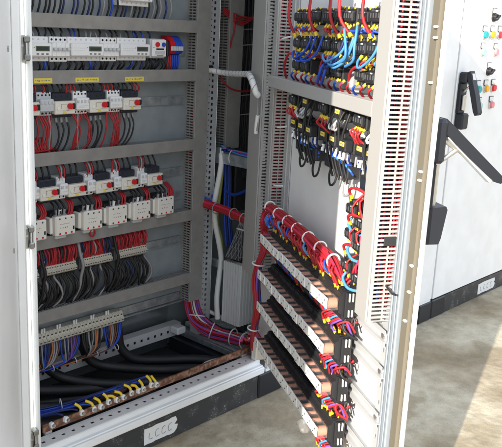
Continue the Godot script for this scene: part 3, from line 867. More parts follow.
func build_breakers() -> void:
	var zb := -0.457
	var where_b := ["cut by the cabinet edge", "right of the grey block", "between two white blocks", "at the right end"]
	var rb := [-0.826, -0.677, -0.525, -0.366]
	for i in 4:
		make_breaker("beige red-button motor breaker of the upper row, " + where_b[i], "breakers of the upper row", at(rb[i] - 0.0435, 1.2435 + rng.randf_range(-0.0015, 0.0015), zb + rng.randf_range(-0.002, 0.002)) * Transform3D(Basis(Vector3(0, 0, 1), rng.randf_range(-0.012, 0.012)), Vector3.ZERO), 0.087)
	var bb := [-0.797, -0.643, -0.489]
	for i in 3:
		make_block(["grey contact block at the left of the upper breaker row", "white contact block in the middle of the upper breaker row", "white contact block at the right of the upper breaker row"][i], "contact blocks of the upper breaker row", at(bb[i], 1.2455, zb), 0.061, M.device_grey if i == 0 else M.device)
	var rc := [-0.875, -0.750, -0.628, -0.503, -0.378, -0.246]
	var where_c := ["cut by the cabinet edge", "leftmost in full view", "second in full view", "middle", "second from the right", "at the right end"]
	for i in 6:
		make_breaker("beige red-button motor breaker of the lower row, " + where_c[i], "breakers of the lower row", at(rc[i] - 0.041, 0.9285 + rng.randf_range(-0.002, 0.002), zb + rng.randf_range(-0.002, 0.002)) * Transform3D(Basis(Vector3(0, 0, 1), rng.randf_range(-0.015, 0.015)), Vector3.ZERO), 0.080)
		if i > 0:
			make_block("small pale contact block left of the lower-row motor breaker, %s" % where_c[i], "contact blocks of the lower breaker row", at(rc[i] - 0.102, 0.9305, zb), 0.038, M.device)
	# contactors
	var xs := [-0.858, -0.733, -0.6075, -0.483, -0.361, -0.2335]
	var ct := thing("contactor", "white contactor cut by the cabinet edge", "contactor", "white contactors", at(xs[0], 0.784, zb))
	part(ct, "coil_housing", Geo.new().box(Vector3(0, 0.040, 0.028), Vector3(0.089, 0.088, 0.052), 0.003).mesh(), M.black_matt)
	part(ct, "body", Geo.new().box(Vector3(0.002, 0.038, 0.069), Vector3(0.089, 0.076, 0.030), 0.004).mesh(), M.contactor_white)
	part(ct, "side_step", Geo.new().box(Vector3(-0.0505, 0.040, 0.050), Vector3(0.0135, 0.062, 0.040), 0.003).mesh(), M.contactor_white)
	part(ct, "foot", Geo.new().box(Vector3(-0.012, -0.007, 0.055), Vector3(0.050, 0.0135, 0.036), 0.004).mesh(), M.device_grey)
	for i in 3:
		part(ct, "lower_screw", Geo.new().cyl(Vector3(-0.024 + i * 0.026, 0.0095, 0.0841), Vector3(-0.024 + i * 0.026, 0.0095, 0.0855), 0.0040, 8).mesh(), M.red)
		part(ct, "upper_screw", Geo.new().cyl(Vector3(-0.024 + i * 0.026, 0.067, 0.0841), Vector3(-0.024 + i * 0.026, 0.067, 0.0853), 0.0034, 8).mesh(), M.relay_grey)
	part(ct, "slot", Geo.new().box(Vector3(0.037, 0.026, 0.0845), Vector3(0.006, 0.013, 0.001)).mesh(), M.hole)
	var g := Geo.new()
	for i in 5: g.box(Vector3(-0.02 + i * 0.009, 0.046, 0.0844), Vector3(0.005, 0.0012, 0.0006))
	for i in 4: g.box(Vector3(-0.02 + i * 0.010, 0.032, 0.0844), Vector3(0.0024, 0.004, 0.0006))
	part(ct, "print", g.mesh(), M.relay_grey)
	var names := ["", "leftmost white contactor in full view", "second white contactor in full view", "third white contactor, in the middle of its row", "white contactor second from the right of its row", "rightmost white contactor of its row"]
	for i in range(1, 6):
		clone(ct, "contactor", names[i], "white contactors", at(xs[i], 0.784 + i * 0.002, zb) * Transform3D(Basis(Vector3(0, 0, 1), rng.randf_range(-0.02, 0.02)) * Basis(Vector3(0, 1, 0), rng.randf_range(-0.03, 0.03)), Vector3.ZERO))
	var ctn := ["white contactor cut by the cabinet edge", "leftmost white contactor in full view", "second white contactor in full view", "third white contactor in full view", "fourth white contactor in full view", "rightmost white contactor"]
	# wires: upper row
	for i in 30:
		var x := -0.90 + i * 0.0183 + rng.randf_range(-0.004, 0.004)
		var ph := fposmod(x + 0.90, 0.154)
		var red := ph > 0.045 and ph < 0.105
		wire("%s wire between the stickered duct and the upper breaker row" % ("red" if red else "black"), "wires above the upper breaker row", slack(Vector3(x + rng.randf_range(-0.01, 0.01), 1.354, -0.42), Vector3(x, 1.308, -0.412), 0.016, rng.randf_range(-0.006, 0.006)), 0.0034, "red_wire" if red else "black_wire")
	for i in 4:
		var e: float = rb[i]
		for k in 3:
			var x := e - 0.066 + k * 0.022
			var w := wire("%s pale-tagged black wire below the upper-row breaker %s" % [["left", "middle", "right"][k], where_b[i]], "black wires below the upper breaker row", slack(Vector3(x, 1.236, -0.412), Vector3(x - 0.03 + rng.randf_range(-0.012, 0.012), 1.088, -0.425), 0.02, 0.010), 0.0035, "black_wire")
			part(w, "end_tag", Geo.new().cyl(Vector3(x, 1.236, -0.412), Vector3(x + 0.0006, 1.208, -0.408), 0.0056, 8).mesh(), M.grey_wire)
	for i in 3:
		var cx: float = bb[i]
		for k in 7:
			var x := cx - 0.03 + k * 0.010
			wire("%s wire, %s from the left, below the %s contact block of the upper row" % ["red", nth_word(k), ["grey", "first white", "second white"][i]], "red wires below the upper breaker row", slack(Vector3(x, 1.246, -0.402), Vector3(x + rng.randf_range(-0.03, 0.028), 1.086, -0.425), 0.022, rng.randf_range(-0.022, 0.022)), 0.0033, "red_wire" if rng.randf() < 0.86 else "grey_wire")
	for k in 6:
		var x := -0.86 + k * 0.011
		wire("red wire lying along the top of the duct below the upper breaker row", "red wires lying on the duct", [Vector3(x, 1.16, -0.41), Vector3(x + 0.01, 1.112, -0.405), Vector3(x + 0.05, 1.108 + k * 0.0014, -0.415), Vector3(x + 0.085, 1.10, -0.43)], 0.0036, "red_wire")
	# wires: lower row
	for i in 6:
		var e: float = rc[i]
		for k in 3:
			var x := e - 0.068 + k * 0.026
			wire("black wire above the motor breaker %s of the lower row" % where_c[i], "black wires above the lower breaker row", slack(Vector3(x - 0.012, 1.062, -0.43), Vector3(x, 0.992, -0.412), 0.012, -0.004), 0.0038, "black_wire")
		for k in 3:
			var x := e - 0.118 + k * 0.012
			wire("red wire above a pale contact block of the lower breaker row", "red wires above the lower breaker row", slack(Vector3(x + 0.006, 1.062, -0.425), Vector3(x, 0.994, -0.400), 0.014, 0.002), 0.0034, "red_wire" if k != 1 else "grey_wire", 1, "white_wire")
		var cx: float = xs[i]
		for k in 3:
			var x := cx - 0.034 + k * 0.02
			wire("%s pale-tagged black wire entering the %s" % [["left", "middle", "right"][k], ctn[i]], "black wires entering the white contactors", slack(Vector3(x - 0.004, 0.920, -0.415), Vector3(x, 0.862, -0.388), 0.018), 0.0042, "black_wire", 1, "grey_wire")
			part(get_child(get_child_count() - 1), "end_tag", Geo.new().cyl(Vector3(x, 0.864, -0.388), Vector3(x - 0.001, 0.888, -0.383), 0.0062, 8).mesh(), M.grey_wire if k != 1 else M.device)
		for k in 3:
			var x := cx + 0.018 + k * 0.009
			wire("%s red wire entering the %s from above" % [["left", "middle", "right"][k], ctn[i]], "red wires entering the white contactors", slack(Vector3(x + 0.010, 0.925, -0.42), Vector3(x, 0.858, -0.385), 0.016, 0.004), 0.0038, "red_wire")
		for k in 2:
			var x := cx - 0.02 + k * 0.03
			wire("red wire leaving the underside of a white contactor", "wires below the white contactors", slack(Vector3(x, 0.785, -0.40), Vector3(x + rng.randf_range(-0.01, 0.02), 0.772, -0.425), 0.012), 0.0034, "red_wire" if k == 0 else "black_wire")
	single("wire_loop", "red wire loop hanging over the duct below the second white contactor", "wire", "", Geo.new().torus(Vector3(-0.600, 0.771, -0.386), Vector3(0.15, 0.1, 1), 0.0135, 0.0036, 16, 6).mesh(), M.red_wire)

# ---------------------------------------------------------------- beige terminal strips with their wires
func make_terminals(label: String, x0: float, x1: float, y: float, h: float, pitch: float, tag_xs: Array) -> Node3D:
	var t := thing("terminal_strip", label, "terminal strip", "beige terminal strips", at((x0 + x1) * 0.5, y, -0.456))
	var prof := [Vector2(0, 0.0), Vector2(0.034, 0.0), Vector2(0.040, h * 0.10), Vector2(0.052, h * 0.22), Vector2(0.054, h * 0.52), Vector2(0.046, h * 0.60), Vector2(0.044, h * 0.86), Vector2(0.034, h), Vector2(0, h)]
	var me := Geo.new().prism(prof, -pitch * 0.46, pitch * 0.46, Basis(Vector3(0, 0, 1), Vector3(0, 1, 0), Vector3(1, 0, 0))).mesh()
	var hole := Geo.new().cyl(Vector3(0, h * 0.74, 0.0445), Vector3(0, h * 0.735, 0.0458), pitch * 0.27, 7).box(Vector3(0, h * 0.36, 0.0534), Vector3(pitch * 0.5, h * 0.09, 0.0022)).mesh()
	var n := int((x1 - x0) / pitch)
	for i in n:
		var x := (i - (n - 1) * 0.5) * pitch
		var p := part(t, "terminal", me, M.terminal, at(x, rng.randf_range(-0.0006, 0.0006), rng.randf_range(-0.0005, 0.0005)))
		part(p, "screw_opening", hole, M.relay_grey)
	part(t, "end_bracket", Geo.new().box(Vector3(-(x1 - x0) * 0.5 - 0.0042, h * 0.5, 0.024), Vector3(0.007, h * 1.02, 0.046), 0.002).mesh(), M.relay_grey)
	for tx in tag_xs:
		for k in 2:
			part(t, "marker_tag", Geo.new().box(Vector3(tx - (x0 + x1) * 0.5 + k * 0.011, h + 0.008, 0.038), Vector3(0.0075, 0.019, 0.005), 0.001, Basis(Vector3(0, 0, 1), rng.randf_range(-0.2, 0.1))).mesh(), M.paper)
	return t

func build_terminals() -> void:
	var segs := [[-1.00, -0.826], [-0.808, -0.656], [-0.638, -0.484], [-0.466, -0.302]]
	var nm := ["cut by the cabinet edge", "left of the middle", "right of the middle", "at the right end"]
	for i in 4:
		make_terminals("short beige terminal strip %s, under a comb of red wires" % nm[i], segs[i][0], segs[i][1], 0.620 + i * 0.002, 0.046, 0.0112, [segs[i][0] + 0.006] if i > 0 else [])
	make_terminals("long beige terminal strip with six white tags, above the coloured cables", -0.95, -0.420, 0.343, 0.054, 0.0178, [-0.885, -0.815, -0.745, -0.668, -0.585, -0.510])
	# upper strips: red comb above, black cables below
	for i in 4:
		var a: float = segs[i][0]
		var b: float = segs[i][1]
		var n := int((b - a) / 0.0066)
		for k in n:
			var x := a + 0.012 + (b - a - 0.012) * k / n
			if x < -0.9: continue
			var c := "red_wire"
			var q := rng.randf()
			if q > 0.80: c = "grey_wire"
			if q > 0.88: c = "navy_wire"
			if q > 0.95: c = "black_wire"
			wire("red or grey wire of the comb entering the short terminal strips from above", "wire comb above the short terminal strips", slack(Vector3(x + rng.randf_range(-0.012, 0.012), 0.742, -0.43 + rng.randf_range(-0.02, 0.012)), Vector3(x, 0.664, -0.418), rng.randf_range(0.004, 0.022), rng.randf_range(-0.004, 0.004)), 0.0040, c)
		var m := int((b - a) / 0.0078)
		for k in m:
			var x := a + 0.008 + (b - a - 0.008) * k / m
			if x < -0.92: continue
			var drop := Vector3(x - 0.02 + rng.randf_range(-0.035, 0.02) + (0.03 if k > m * 0.7 else 0.0), 0.488, -0.44 + rng.randf_range(-0.01, 0.02))
			wire("black cable dropping from the short terminal strips into the lowest duct", "black cables below the short terminal strips", slack(Vector3(x, 0.622, -0.420), drop, rng.randf_range(0.004, 0.030), rng.randf_range(0.004, 0.022)), 0.0046, "black_wire" if rng.randf() < 0.92 else ("grey_wire" if rng.randf() < 0.5 else "navy_wire"))
		if i > 0:
			wire("thick dark cable passing at the left of the short terminal strip %s" % nm[i], "dark cables between the terminal strips", [Vector3(a - 0.008, 0.742, -0.42), Vector3(a - 0.012, 0.69, -0.395), Vector3(a - 0.006, 0.645, -0.386), Vector3(a - 0.010, 0.60, -0.395), Vector3(a - 0.012, 0.55, -0.405), Vector3(a - 0.03, 0.49, -0.43)], 0.0062, "black_wire" if i != 2 else "grey_wire")
	# long strip: coloured cores gathered to the left
	var cols := ["black_wire", "grey_wire", "brown_wire", "orange_wire", "orange_wire", "grey_wire", "blue_wire", "navy_wire", "orange_wire", "grey_wire", "brown_wire", "blue_wire", "blue_wire", "grey_wire", "violet_wire", "brown_wire", "blue_wire", "black_wire"]
	for i in 44:
		var x := -0.90 + i * 0.0108 + rng.randf_range(-0.004, 0.004)
		var c: String = cols[(i * 7 / 10) % cols.size()] if rng.randf() < 0.75 else ["black_wire", "navy_wire", "grey_wire"][rng.randi() % 3]
		var cl := floorf((x + 0.95) / 0.105)
		var gx := -0.95 + cl * 0.105 + 0.02
		var gy := 0.235 + 0.006 * rng.randf()
		var pts := [Vector3(x, 0.346, -0.418), Vector3(x - 0.002, 0.315, -0.412), Vector3(lerpf(x, gx, 0.35), 0.275, -0.405 + rng.randf_range(-0.012, 0.012)), Vector3(lerpf(x, gx, 0.8), gy + 0.012, -0.41), Vector3(gx - 0.06, gy, -0.42 + rng.randf_range(-0.01, 0.01)), Vector3(gx - 0.16, gy - 0.004, -0.43)]
		wire("%s core below the long beige terminal strip, %s from the left" % [c.split("_")[0], nth_word(i)], "coloured cores below the long terminal strip", pts, 0.0036 if c != "black_wire" else 0.0046, c)
	for i in 5:
		var x := -0.90 + i * 0.105
		single("cable_tie", "small tie gathering the coloured cores below the long terminal strip", "cable tie", "ties on the coloured cores", Geo.new().torus(Vector3(x + 0.02, 0.242, -0.412), Vector3(1, 0.1, 0), 0.014, 0.002, 12, 4).mesh(), M.white_wire)

# ---------------------------------------------------------------- bottom of the cabinet
func build_cabinet_floor() -> void:
	var paths := [
		[Vector3(-0.440, 0.37, -0.445), Vector3(-0.435, 0.30, -0.435), Vector3(-0.422, 0.22, -0.43), Vector3(-0.37, 0.165, -0.40), Vector3(-0.27, 0.150, -0.34), Vector3(-0.13, 0.145, -0.24), Vector3(-0.02, 0.12, -0.14), Vector3(0.01, 0.07, -0.115)],
		[Vector3(-0.60, 0.33, -0.47), Vector3(-0.585, 0.25, -0.47), Vector3(-0.55, 0.185, -0.455), Vector3(-0.47, 0.155, -0.40), Vector3(-0.34, 0.150, -0.27), Vector3(-0.20, 0.14, -0.19), Vector3(-0.06, 0.11, -0.13)],
		[Vector3(-0.80, 0.31, -0.48), Vector3(-0.77, 0.23, -0.475), Vector3(-0.70, 0.165, -0.44), Vector3(-0.58, 0.140, -0.33), Vector3(-0.42, 0.135, -0.22), Vector3(-0.24, 0.125, -0.155), Vector3(-0.10, 0.10, -0.125)],
		[Vector3(-1.05, 0.16, -0.45), Vector3(-0.90, 0.13, -0.36), Vector3(-0.70, 0.115, -0.26), Vector3(-0.48, 0.11, -0.17), Vector3(-0.30, 0.09, -0.13)],
		[Vector3(-1.06, 0.11, -0.36), Vector3(-0.92, 0.095, -0.27), Vector3(-0.75, 0.09, -0.20), Vector3(-0.55, 0.075, -0.14)],
		[Vector3(-0.98, 0.21, -0.50), Vector3(-0.86, 0.16, -0.45), Vector3(-0.66, 0.125, -0.37), Vector3(-0.44, 0.115, -0.27), Vector3(-0.22, 0.10, -0.20), Vector3(-0.03, 0.09, -0.18)],
		[Vector3(-1.06, 0.14, -0.28), Vector3(-0.93, 0.135, -0.20), Vector3(-0.80, 0.12, -0.165), Vector3(-0.62, 0.09, -0.14)],
		[Vector3(-1.02, 0.10, -0.52), Vector3(-0.82, 0.09, -0.44), Vector3(-0.58, 0.085, -0.35), Vector3(-0.30, 0.08, -0.27), Vector3(-0.05, 0.07, -0.24)]]
	var nm := ["bending down from the right end of the long terminal strip", "bending down below the middle of the long terminal strip", "bending down below the left part of the long terminal strip", "lying low across the floor in front of the others", "lying lowest, closest to the door sill", "lying across the middle of the cabinet floor", "curving under the blue wire bundle", "lying at the back of the cabinet floor"]
	for i in paths.size():
		single("power_cable", "thick black power cable " + nm[i], "cable", "thick black power cables on the cabinet floor", Geo.new().tube(paths[i], 0.020 if i < 3 else 0.022, 10, 5).mesh(), M.rubber)
	# copper earthing bar with its clamps
	var t := thing("copper_bar", "long brown copper earthing bar along the door sill", "busbar", "", at(-0.49, 0.195, -0.098))
	part(t, "bar", Geo.new().box(Vector3(0, 0, 0), Vector3(1.06, 0.030, 0.009), 0.002).mesh(), M.copper_bar)
	for i in 24:
		part(t, "drilled_hole", Geo.new().cyl(Vector3(-0.505 + i * 0.044, 0.003, 0.0046), Vector3(-0.505 + i * 0.044, 0.003, 0.0054), 0.0045, 8).mesh(), M.relay_grey)
	for x in [-0.50, 0.50]:
		part(t, "support", Geo.new().box(Vector3(x, -0.025, -0.012), Vector3(0.03, 0.05, 0.014), 0.003).mesh(), M.perf)
	var xs := [-0.985, -0.925, -0.865, -0.81, -0.775, -0.740, -0.705, -0.672, -0.640, -0.606, -0.573, -0.540, -0.507]
	for i in xs.size():
		var x: float = xs[i]
		var cl := thing("earth_clamp", "white clamp on the copper bar, %s from the left" % ORD[i], "clamp", "white clamps on the copper bar", Transform3D(Basis(Vector3(0, 0, 1), rng.randf_range(-0.35, 0.35)) * Basis(Vector3(0, 1, 0), rng.randf_range(-0.3, 0.3)), Vector3(x + rng.randf_range(-0.006, 0.006), 0.206 + rng.randf_range(-0.004, 0.004), -0.094)))
		part(cl, "clamp_body", Geo.new().box(Vector3(0, 0, 0.004), Vector3(0.016, 0.022, 0.018), 0.004).mesh(), M.device)
		part(cl, "clamp_screw", Geo.new().cyl(Vector3(0, 0.001, 0.0142), Vector3(0, 0.001, 0.019), 0.0062, 10).mesh(), M.steel)
		if i > 1:
			var f := part(cl, "yellow_sleeve", Geo.new().tube([Vector3(-0.002, 0.011, 0.0), Vector3(-0.004 - 0.006 * rng.randf(), 0.021, -0.006), Vector3(-0.012 - 0.016 * rng.randf(), 0.026 + 0.006 * rng.randf(), -0.016)], 0.0054, 8, 3).mesh(), M.yellow)
			if i % 3 == 0: part(f, "sleeve_end", Geo.new().cyl(Vector3(-0.0005, 0.012, 0.001), Vector3(0, 0.006, 0.001), 0.0060, 8).mesh(), M.yellow)
	# bundle of blue wires behind the bar
	for i in 15:
		var o := Vector3(rng.randf_range(-0.01, 0.01), rng.randf_range(-0.012, 0.012), rng.randf_range(-0.016, 0.016))
		var endx: float = xs[clampi(2 + i, 0, xs.size() - 1)]
		var pts := [Vector3(-1.10, 0.17, -0.33) + o, Vector3(-0.98, 0.185, -0.25) + o, Vector3(-0.86, 0.19, -0.205) + o * 0.8, Vector3(lerpf(-0.86, endx, 0.5), 0.205, -0.17) + o * 0.7, Vector3(endx - 0.02, 0.228, -0.128) + o * 0.3, Vector3(endx - 0.012, 0.226, -0.106)]
		if i < 3: pts = [Vector3(-1.10, 0.16, -0.30) + o, Vector3(-1.0, 0.19, -0.20) + o, Vector3(-0.95 + i * 0.05, 0.215, -0.13), Vector3(-0.93 + i * 0.06, 0.214, -0.103)]
		wire("blue wire of the bundle running along the copper bar", "blue wires along the copper bar", pts, 0.0038, "blue_wire" if rng.randf() < 0.6 else "navy_wire")
	for x in [[-0.965, 0.187, -0.243], [-0.87, 0.192, -0.21]]:
		single("cable_tie", "white tie round the blue wire bundle, the %s one" % ("left" if x[0] < -0.9 else "right"), "cable tie", "", Geo.new().torus(Vector3(x[0], x[1], x[2]), Vector3(0.92, 0.06, 0.38), 0.024, 0.0022, 14, 4).mesh(), M.white_wire)
	# pale rope of thin wires lying at the right end of the sill
	for i in 7:
		var o := i * 0.010
		wire("thin pale wire coiled behind the right end of the copper bar", "pale wires at the right end of the sill", [Vector3(-0.34 + o * 2, 0.172, -0.11), Vector3(-0.25 + o, 0.184, -0.125 - o * 0.3), Vector3(-0.14 + o, 0.186, -0.12), Vector3(-0.09 + o * 0.6, 0.176, -0.108 - o * 0.2), Vector3(-0.16 + o, 0.176, -0.106)], 0.0034, "white_wire" if i % 3 else "grey_wire")
	single("cardboard_scrap", "small brown cardboard scrap lying among the black cables", "scrap", "", Geo.new().box(Vector3(-0.62, 0.152, -0.22), Vector3(0.11, 0.012, 0.05), 0.002, Basis(Vector3(0, 1, 0), 0.3)).mesh(), M.brown_wire)

# ---------------------------------------------------------------- side bay behind the post
func build_side_bay() -> void:
	var post := thing("perforated_post", "tall perforated steel post right of the vertical grey duct", "post", "", at(0.066, 0.16, -0.43))
	part(post, "front_face", perforated(1.94, 0.070, 0.0255, 0.0125, 0.003, -0.006).mesh(), M.perf, Transform3D(VX, Vector3(0, 0.97, 0)))
	var g := Geo.new()
	for i in 76:
		g.cyl(Vector3(-0.0135, 0.02 + i * 0.0255, 0.0016), Vector3(-0.0135, 0.02 + i * 0.0255, 0.0022), 0.0028, 6)
	part(post, "round_hole", g.mesh(), M.hole).set_meta("kind", "stuff")
	part(post, "side_face", Geo.new().span(Vector3(0.0352, 0.0, -0.05), Vector3(0.0385, 1.94, 0.003), 0.001).mesh(), M.zinc)
	part(post, "side_face", Geo.new().span(Vector3(-0.0385, 0.0, -0.05), Vector3(-0.0352, 1.94, 0.002), 0.001).mesh(), M.perf)
	var rail := thing("side_rail", "horizontal zinc rail carrying a few wires, right of the perforated post", "rail", "", at(0.125, 1.0, -0.33))
	part(rail, "web", Geo.new().box(Vector3(0, 0, 0), Vector3(0.004, 0.048, 0.30), 0.001).mesh(), M.zinc)
	part(rail, "flange", Geo.new().box(Vector3(0.0225, 0.0225, 0), Vector3(0.040, 0.003, 0.30), 0.001).mesh(), M.zinc)
	part(rail, "flange", Geo.new().box(Vector3(0.0225, -0.0225, 0), Vector3(0.040, 0.003, 0.30), 0.001).mesh(), M.perf)
	part(rail, "end_bracket", Geo.new().box(Vector3(-0.005, 0.012, -0.10), Vector3(0.006, 0.075, 0.045), 0.002).mesh(), M.zinc)
	var rail2 := thing("side_rail", "short zinc rail beside the finned aluminium housing", "rail", "", at(0.125, 0.50, -0.38))
	part(rail2, "web", Geo.new().box(Vector3(0, 0, 0), Vector3(0.004, 0.04, 0.20), 0.001).mesh(), M.zinc)
	duct("wiring_duct", "narrow vertical grey duct deep in the side bay, with red wires across it", "", Transform3D(VX, Vector3(0.233, 1.565, -0.53)), 1.07, 0.088, 0.08, 0.0125, M.duct)
	wire("thin red wire crossing the narrow duct, upper one", "", [Vector3(0.215, 1.64, -0.445), Vector3(0.205, 1.56, -0.440), Vector3(0.195, 1.52, -0.445), Vector3(0.20, 1.46, -0.46)], 0.0038, "red_wire")
	wire("red wire crossing the narrow duct just below the white spiral cable", "", [Vector3(0.14, 1.36, -0.45), Vector3(0.18, 1.315, -0.435), Vector3(0.26, 1.295, -0.43), Vector3(0.36, 1.30, -0.44)], 0.0042, "red_wire")
	for i in 4:
		wire("red wire at the top of the side bay", "red wires at the top of the side bay", [Vector3(0.16, 1.66 - i * 0.006, -0.47), Vector3(0.25, 1.625 - i * 0.012, -0.44), Vector3(0.36, 1.63 + i * 0.006, -0.44)], 0.0038, "red_wire")
	for i in 7:
		var x := 0.315 + i * 0.013
		wire("black cable hanging deep in the side bay", "black cables deep in the side bay", [Vector3(x, 2.0, -0.50), Vector3(x + 0.01, 1.5, -0.49 - 0.01 * (i % 2)), Vector3(x - 0.006, 1.1, -0.50), Vector3(x + 0.015, 0.72, -0.48)], 0.0075, "black_wire")
	for y in [1.57, 1.50, 1.27, 1.18]:
		wire("pale tie wire across the black cables", "pale ties in the side bay", [Vector3(0.295, y, -0.475), Vector3(0.34, y + 0.004, -0.462), Vector3(0.40, y + 0.002, -0.475)], 0.0024, "grey_wire")
	# cables hanging from the rail
	single("cable", "thick white cable hanging in an arc beside the perforated post", "cable", "", Geo.new().tube([Vector3(0.130, 1.03, -0.42), Vector3(0.120, 0.967, -0.405), Vector3(0.088, 0.86, -0.395), Vector3(0.072, 0.786, -0.392), Vector3(0.082, 0.70, -0.39), Vector3(0.105, 0.62, -0.388), Vector3(0.128, 0.53, -0.39), Vector3(0.120, 0.44, -0.39), Vector3(0.10, 0.34, -0.38), Vector3(0.10, 0.24, -0.37)], 0.0125, 9, 5).mesh(), M.white_wire)
	single("cable", "yellow-green earth cable hanging behind the white cable", "cable", "", Geo.new().tube([Vector3(0.148, 1.02, -0.43), Vector3(0.142, 0.93, -0.42), Vector3(0.128, 0.80, -0.42), Vector3(0.120, 0.70, -0.42), Vector3(0.155, 0.60, -0.42), Vector3(0.150, 0.48, -0.41), Vector3(0.125, 0.36, -0.40), Vector3(0.13, 0.22, -0.40)], 0.009, 8, 5).mesh(), M.green_wire)
	for i in 4:
		single("cable", "blue cable hanging straight down from the zinc rail, %s from the left" % nth_word(i), "cable", "blue cables in the side bay", Geo.new().tube([Vector3(0.17 + i * 0.012, 1.04, -0.44), Vector3(0.176 + i * 0.012, 0.9, -0.43), Vector3(0.168 + i * 0.013, 0.74, -0.42), Vector3(0.17 + i * 0.014, 0.58, -0.40)], 0.006, 7, 5).mesh(), M.navy_wire if i % 2 else M.blue_wire)
	wire("blue wire crossing behind the red bundle", "", [Vector3(0.17, 0.85, -0.43), Vector3(0.22, 0.815, -0.42), Vector3(0.32, 0.83, -0.42), Vector3(0.42, 0.88, -0.43)], 0.008, "blue_wire")
	for i in 5:
		wire("thin wire lying on the zinc rail", "thin wires on the zinc rail", [Vector3(0.135, 1.055 - i * 0.004, -0.42), Vector3(0.145, 1.036 + i * 0.002, -0.37), Vector3(0.13 + i * 0.006, 1.030 + i * 0.003, -0.28), Vector3(0.14 + i * 0.006, 1.034, -0.18)], 0.0035, ["light_blue_wire", "blue_wire", "pink_wire", "light_blue_wire", "black_wire"][i])
	single("zip_tie", "white tie holding the thin wires on the zinc rail", "cable tie", "", Geo.new().torus(Vector3(0.142, 1.01, -0.36), Vector3(0.1, 0.1, 1), 0.022, 0.0026, 14, 4, 1.4).mesh(), M.white_wire)
	# black boxes and mass of dark gear deep behind
	single("dark_device", "black device deep in the side bay beside the blue cables", "device", "", Geo.new().box(Vector3(0.34, 0.83, -0.50), Vector3(0.15, 0.22, 0.10), 0.006).box(Vector3(0.33, 0.90, -0.447), Vector3(0.05, 0.03, 0.006), 0.001).mesh(), M.black_matt)
	# finned aluminium housing
	var h := thing("heater", "finned aluminium heater housing standing beside the perforated post", "heater", "", at(0.166, 0.232, -0.300))
	g = Geo.new()
	var poly: Array = []
	# outline in x,z with shallow fins on the left and front faces
	var hx := 0.053
	var hz := 0.056
	for i in 7:
		var z := lerpf(-hz, hz, i / 7.0)
		var dz := hz * 2.0 / 7.0
		poly.append(Vector2(-hx, z)); poly.append(Vector2(-hx, z + dz * 0.62))
		poly.append(Vector2(-hx + 0.007, z + dz * 0.66)); poly.append(Vector2(-hx + 0.007, z + dz * 0.96))
	for i in 5:
		var x := lerpf(-hx + 0.004, hx, i / 5.0)
		var dx := (hx * 2.0 - 0.004) / 5.0
		poly.append(Vector2(x, hz)); poly.append(Vector2(x + dx * 0.6, hz))
		poly.append(Vector2(x + dx * 0.64, hz - 0.007)); poly.append(Vector2(x + dx * 0.96, hz - 0.007))
	poly.append(Vector2(hx, hz - 0.007)); poly.append(Vector2(hx, -hz))
	g.prism(poly, 0.0, 0.297, Basis(Vector3(1, 0, 0), Vector3(0, 0, 1), Vector3(0, 1, 0)))
	part(h, "finned_body", g.mesh(), M.aluminium)
	part(h, "top_cap", Geo.new().box(Vector3(0.004, 0.2995, -0.002), Vector3(0.050, 0.0045, 0.085), 0.001).mesh(), M.black_matt)
	part(h, "connector", Geo.new().box(Vector3(0.008, -0.021, 0.02), Vector3(0.036, 0.041, 0.05), 0.005).mesh(), M.black_matt)
	# braided sleeve rising from the heater
	g = Geo.new()
	g.tube([Vector3(0.132, 0.540, -0.318), Vector3(0.150, 0.58, -0.32), Vector3(0.178, 0.63, -0.318), Vector3(0.20, 0.70, -0.33)], 0.034, 12, 5, 0.012)
	var sl := thing("braided_sleeve", "black braided cable sleeve flaring on top of the aluminium heater", "cable sleeve", "")
	part(sl, "sleeve", g.mesh(), M.sleeve)
	g = Geo.new()
	for k in 12:
		for s in [-1.0, 1.0]:
			var pts: Array = []
			for j in 9:
				var f := j / 8.0
				var ctr := Vector3(0.132, 0.541, -0.318).lerp(Vector3(0.20, 0.70, -0.33), f) + Vector3(sin(f * PI) * 0.004, 0, 0)
				var a: float = TAU * k / 12.0 + s * f * 1.5
				pts.append(ctr + (Vector3(cos(a) * 0.92, -0.4 * cos(a), sin(a))) * lerpf(0.0355, 0.0135, f))
			g.tube(pts, 0.0015, 4, 1)
	part(sl, "braid", g.mesh(), M.grey_wire)
	single("cable_tie", "white tie at the tip of the braided sleeve", "cable tie", "", Geo.new().torus(Vector3(0.186, 0.672, -0.326), Vector3(0.35, 0.93, 0), 0.019, 0.004, 12, 5).mesh(), M.white_wire)
	# white perforated bottom frame of the next bay
	var bf := thing("bay_frame", "white perforated bottom frame under the pink wire bundle", "frame", "", at(0.145, 0.146, -0.34))
	part(bf, "perforated_top", perforated(0.50, 0.085, 0.036, 0.011, 0.003, 0.012).mesh(), M.perf_white, Transform3D(Basis(Vector3(0, 0, 1), Vector3(1, 0, 0), Vector3(0, 1, 0)), Vector3(0, 0.012, 0)))
	part(bf, "side", Geo.new().box(Vector3(-0.045, -0.006, 0), Vector3(0.003, 0.038, 0.50)).mesh(), M.perf_white)
	part(bf, "cross_bar", Geo.new().box(Vector3(0.02, 0.028, -0.10), Vector3(0.10, 0.016, 0.028), 0.004, Basis(Vector3(0, 1, 0), -0.5)).mesh(), M.perf)
	# pink and red bundle from the vertical duct along the floor to the open door
	var e := dpos(0.24, 0.40, 0.11)
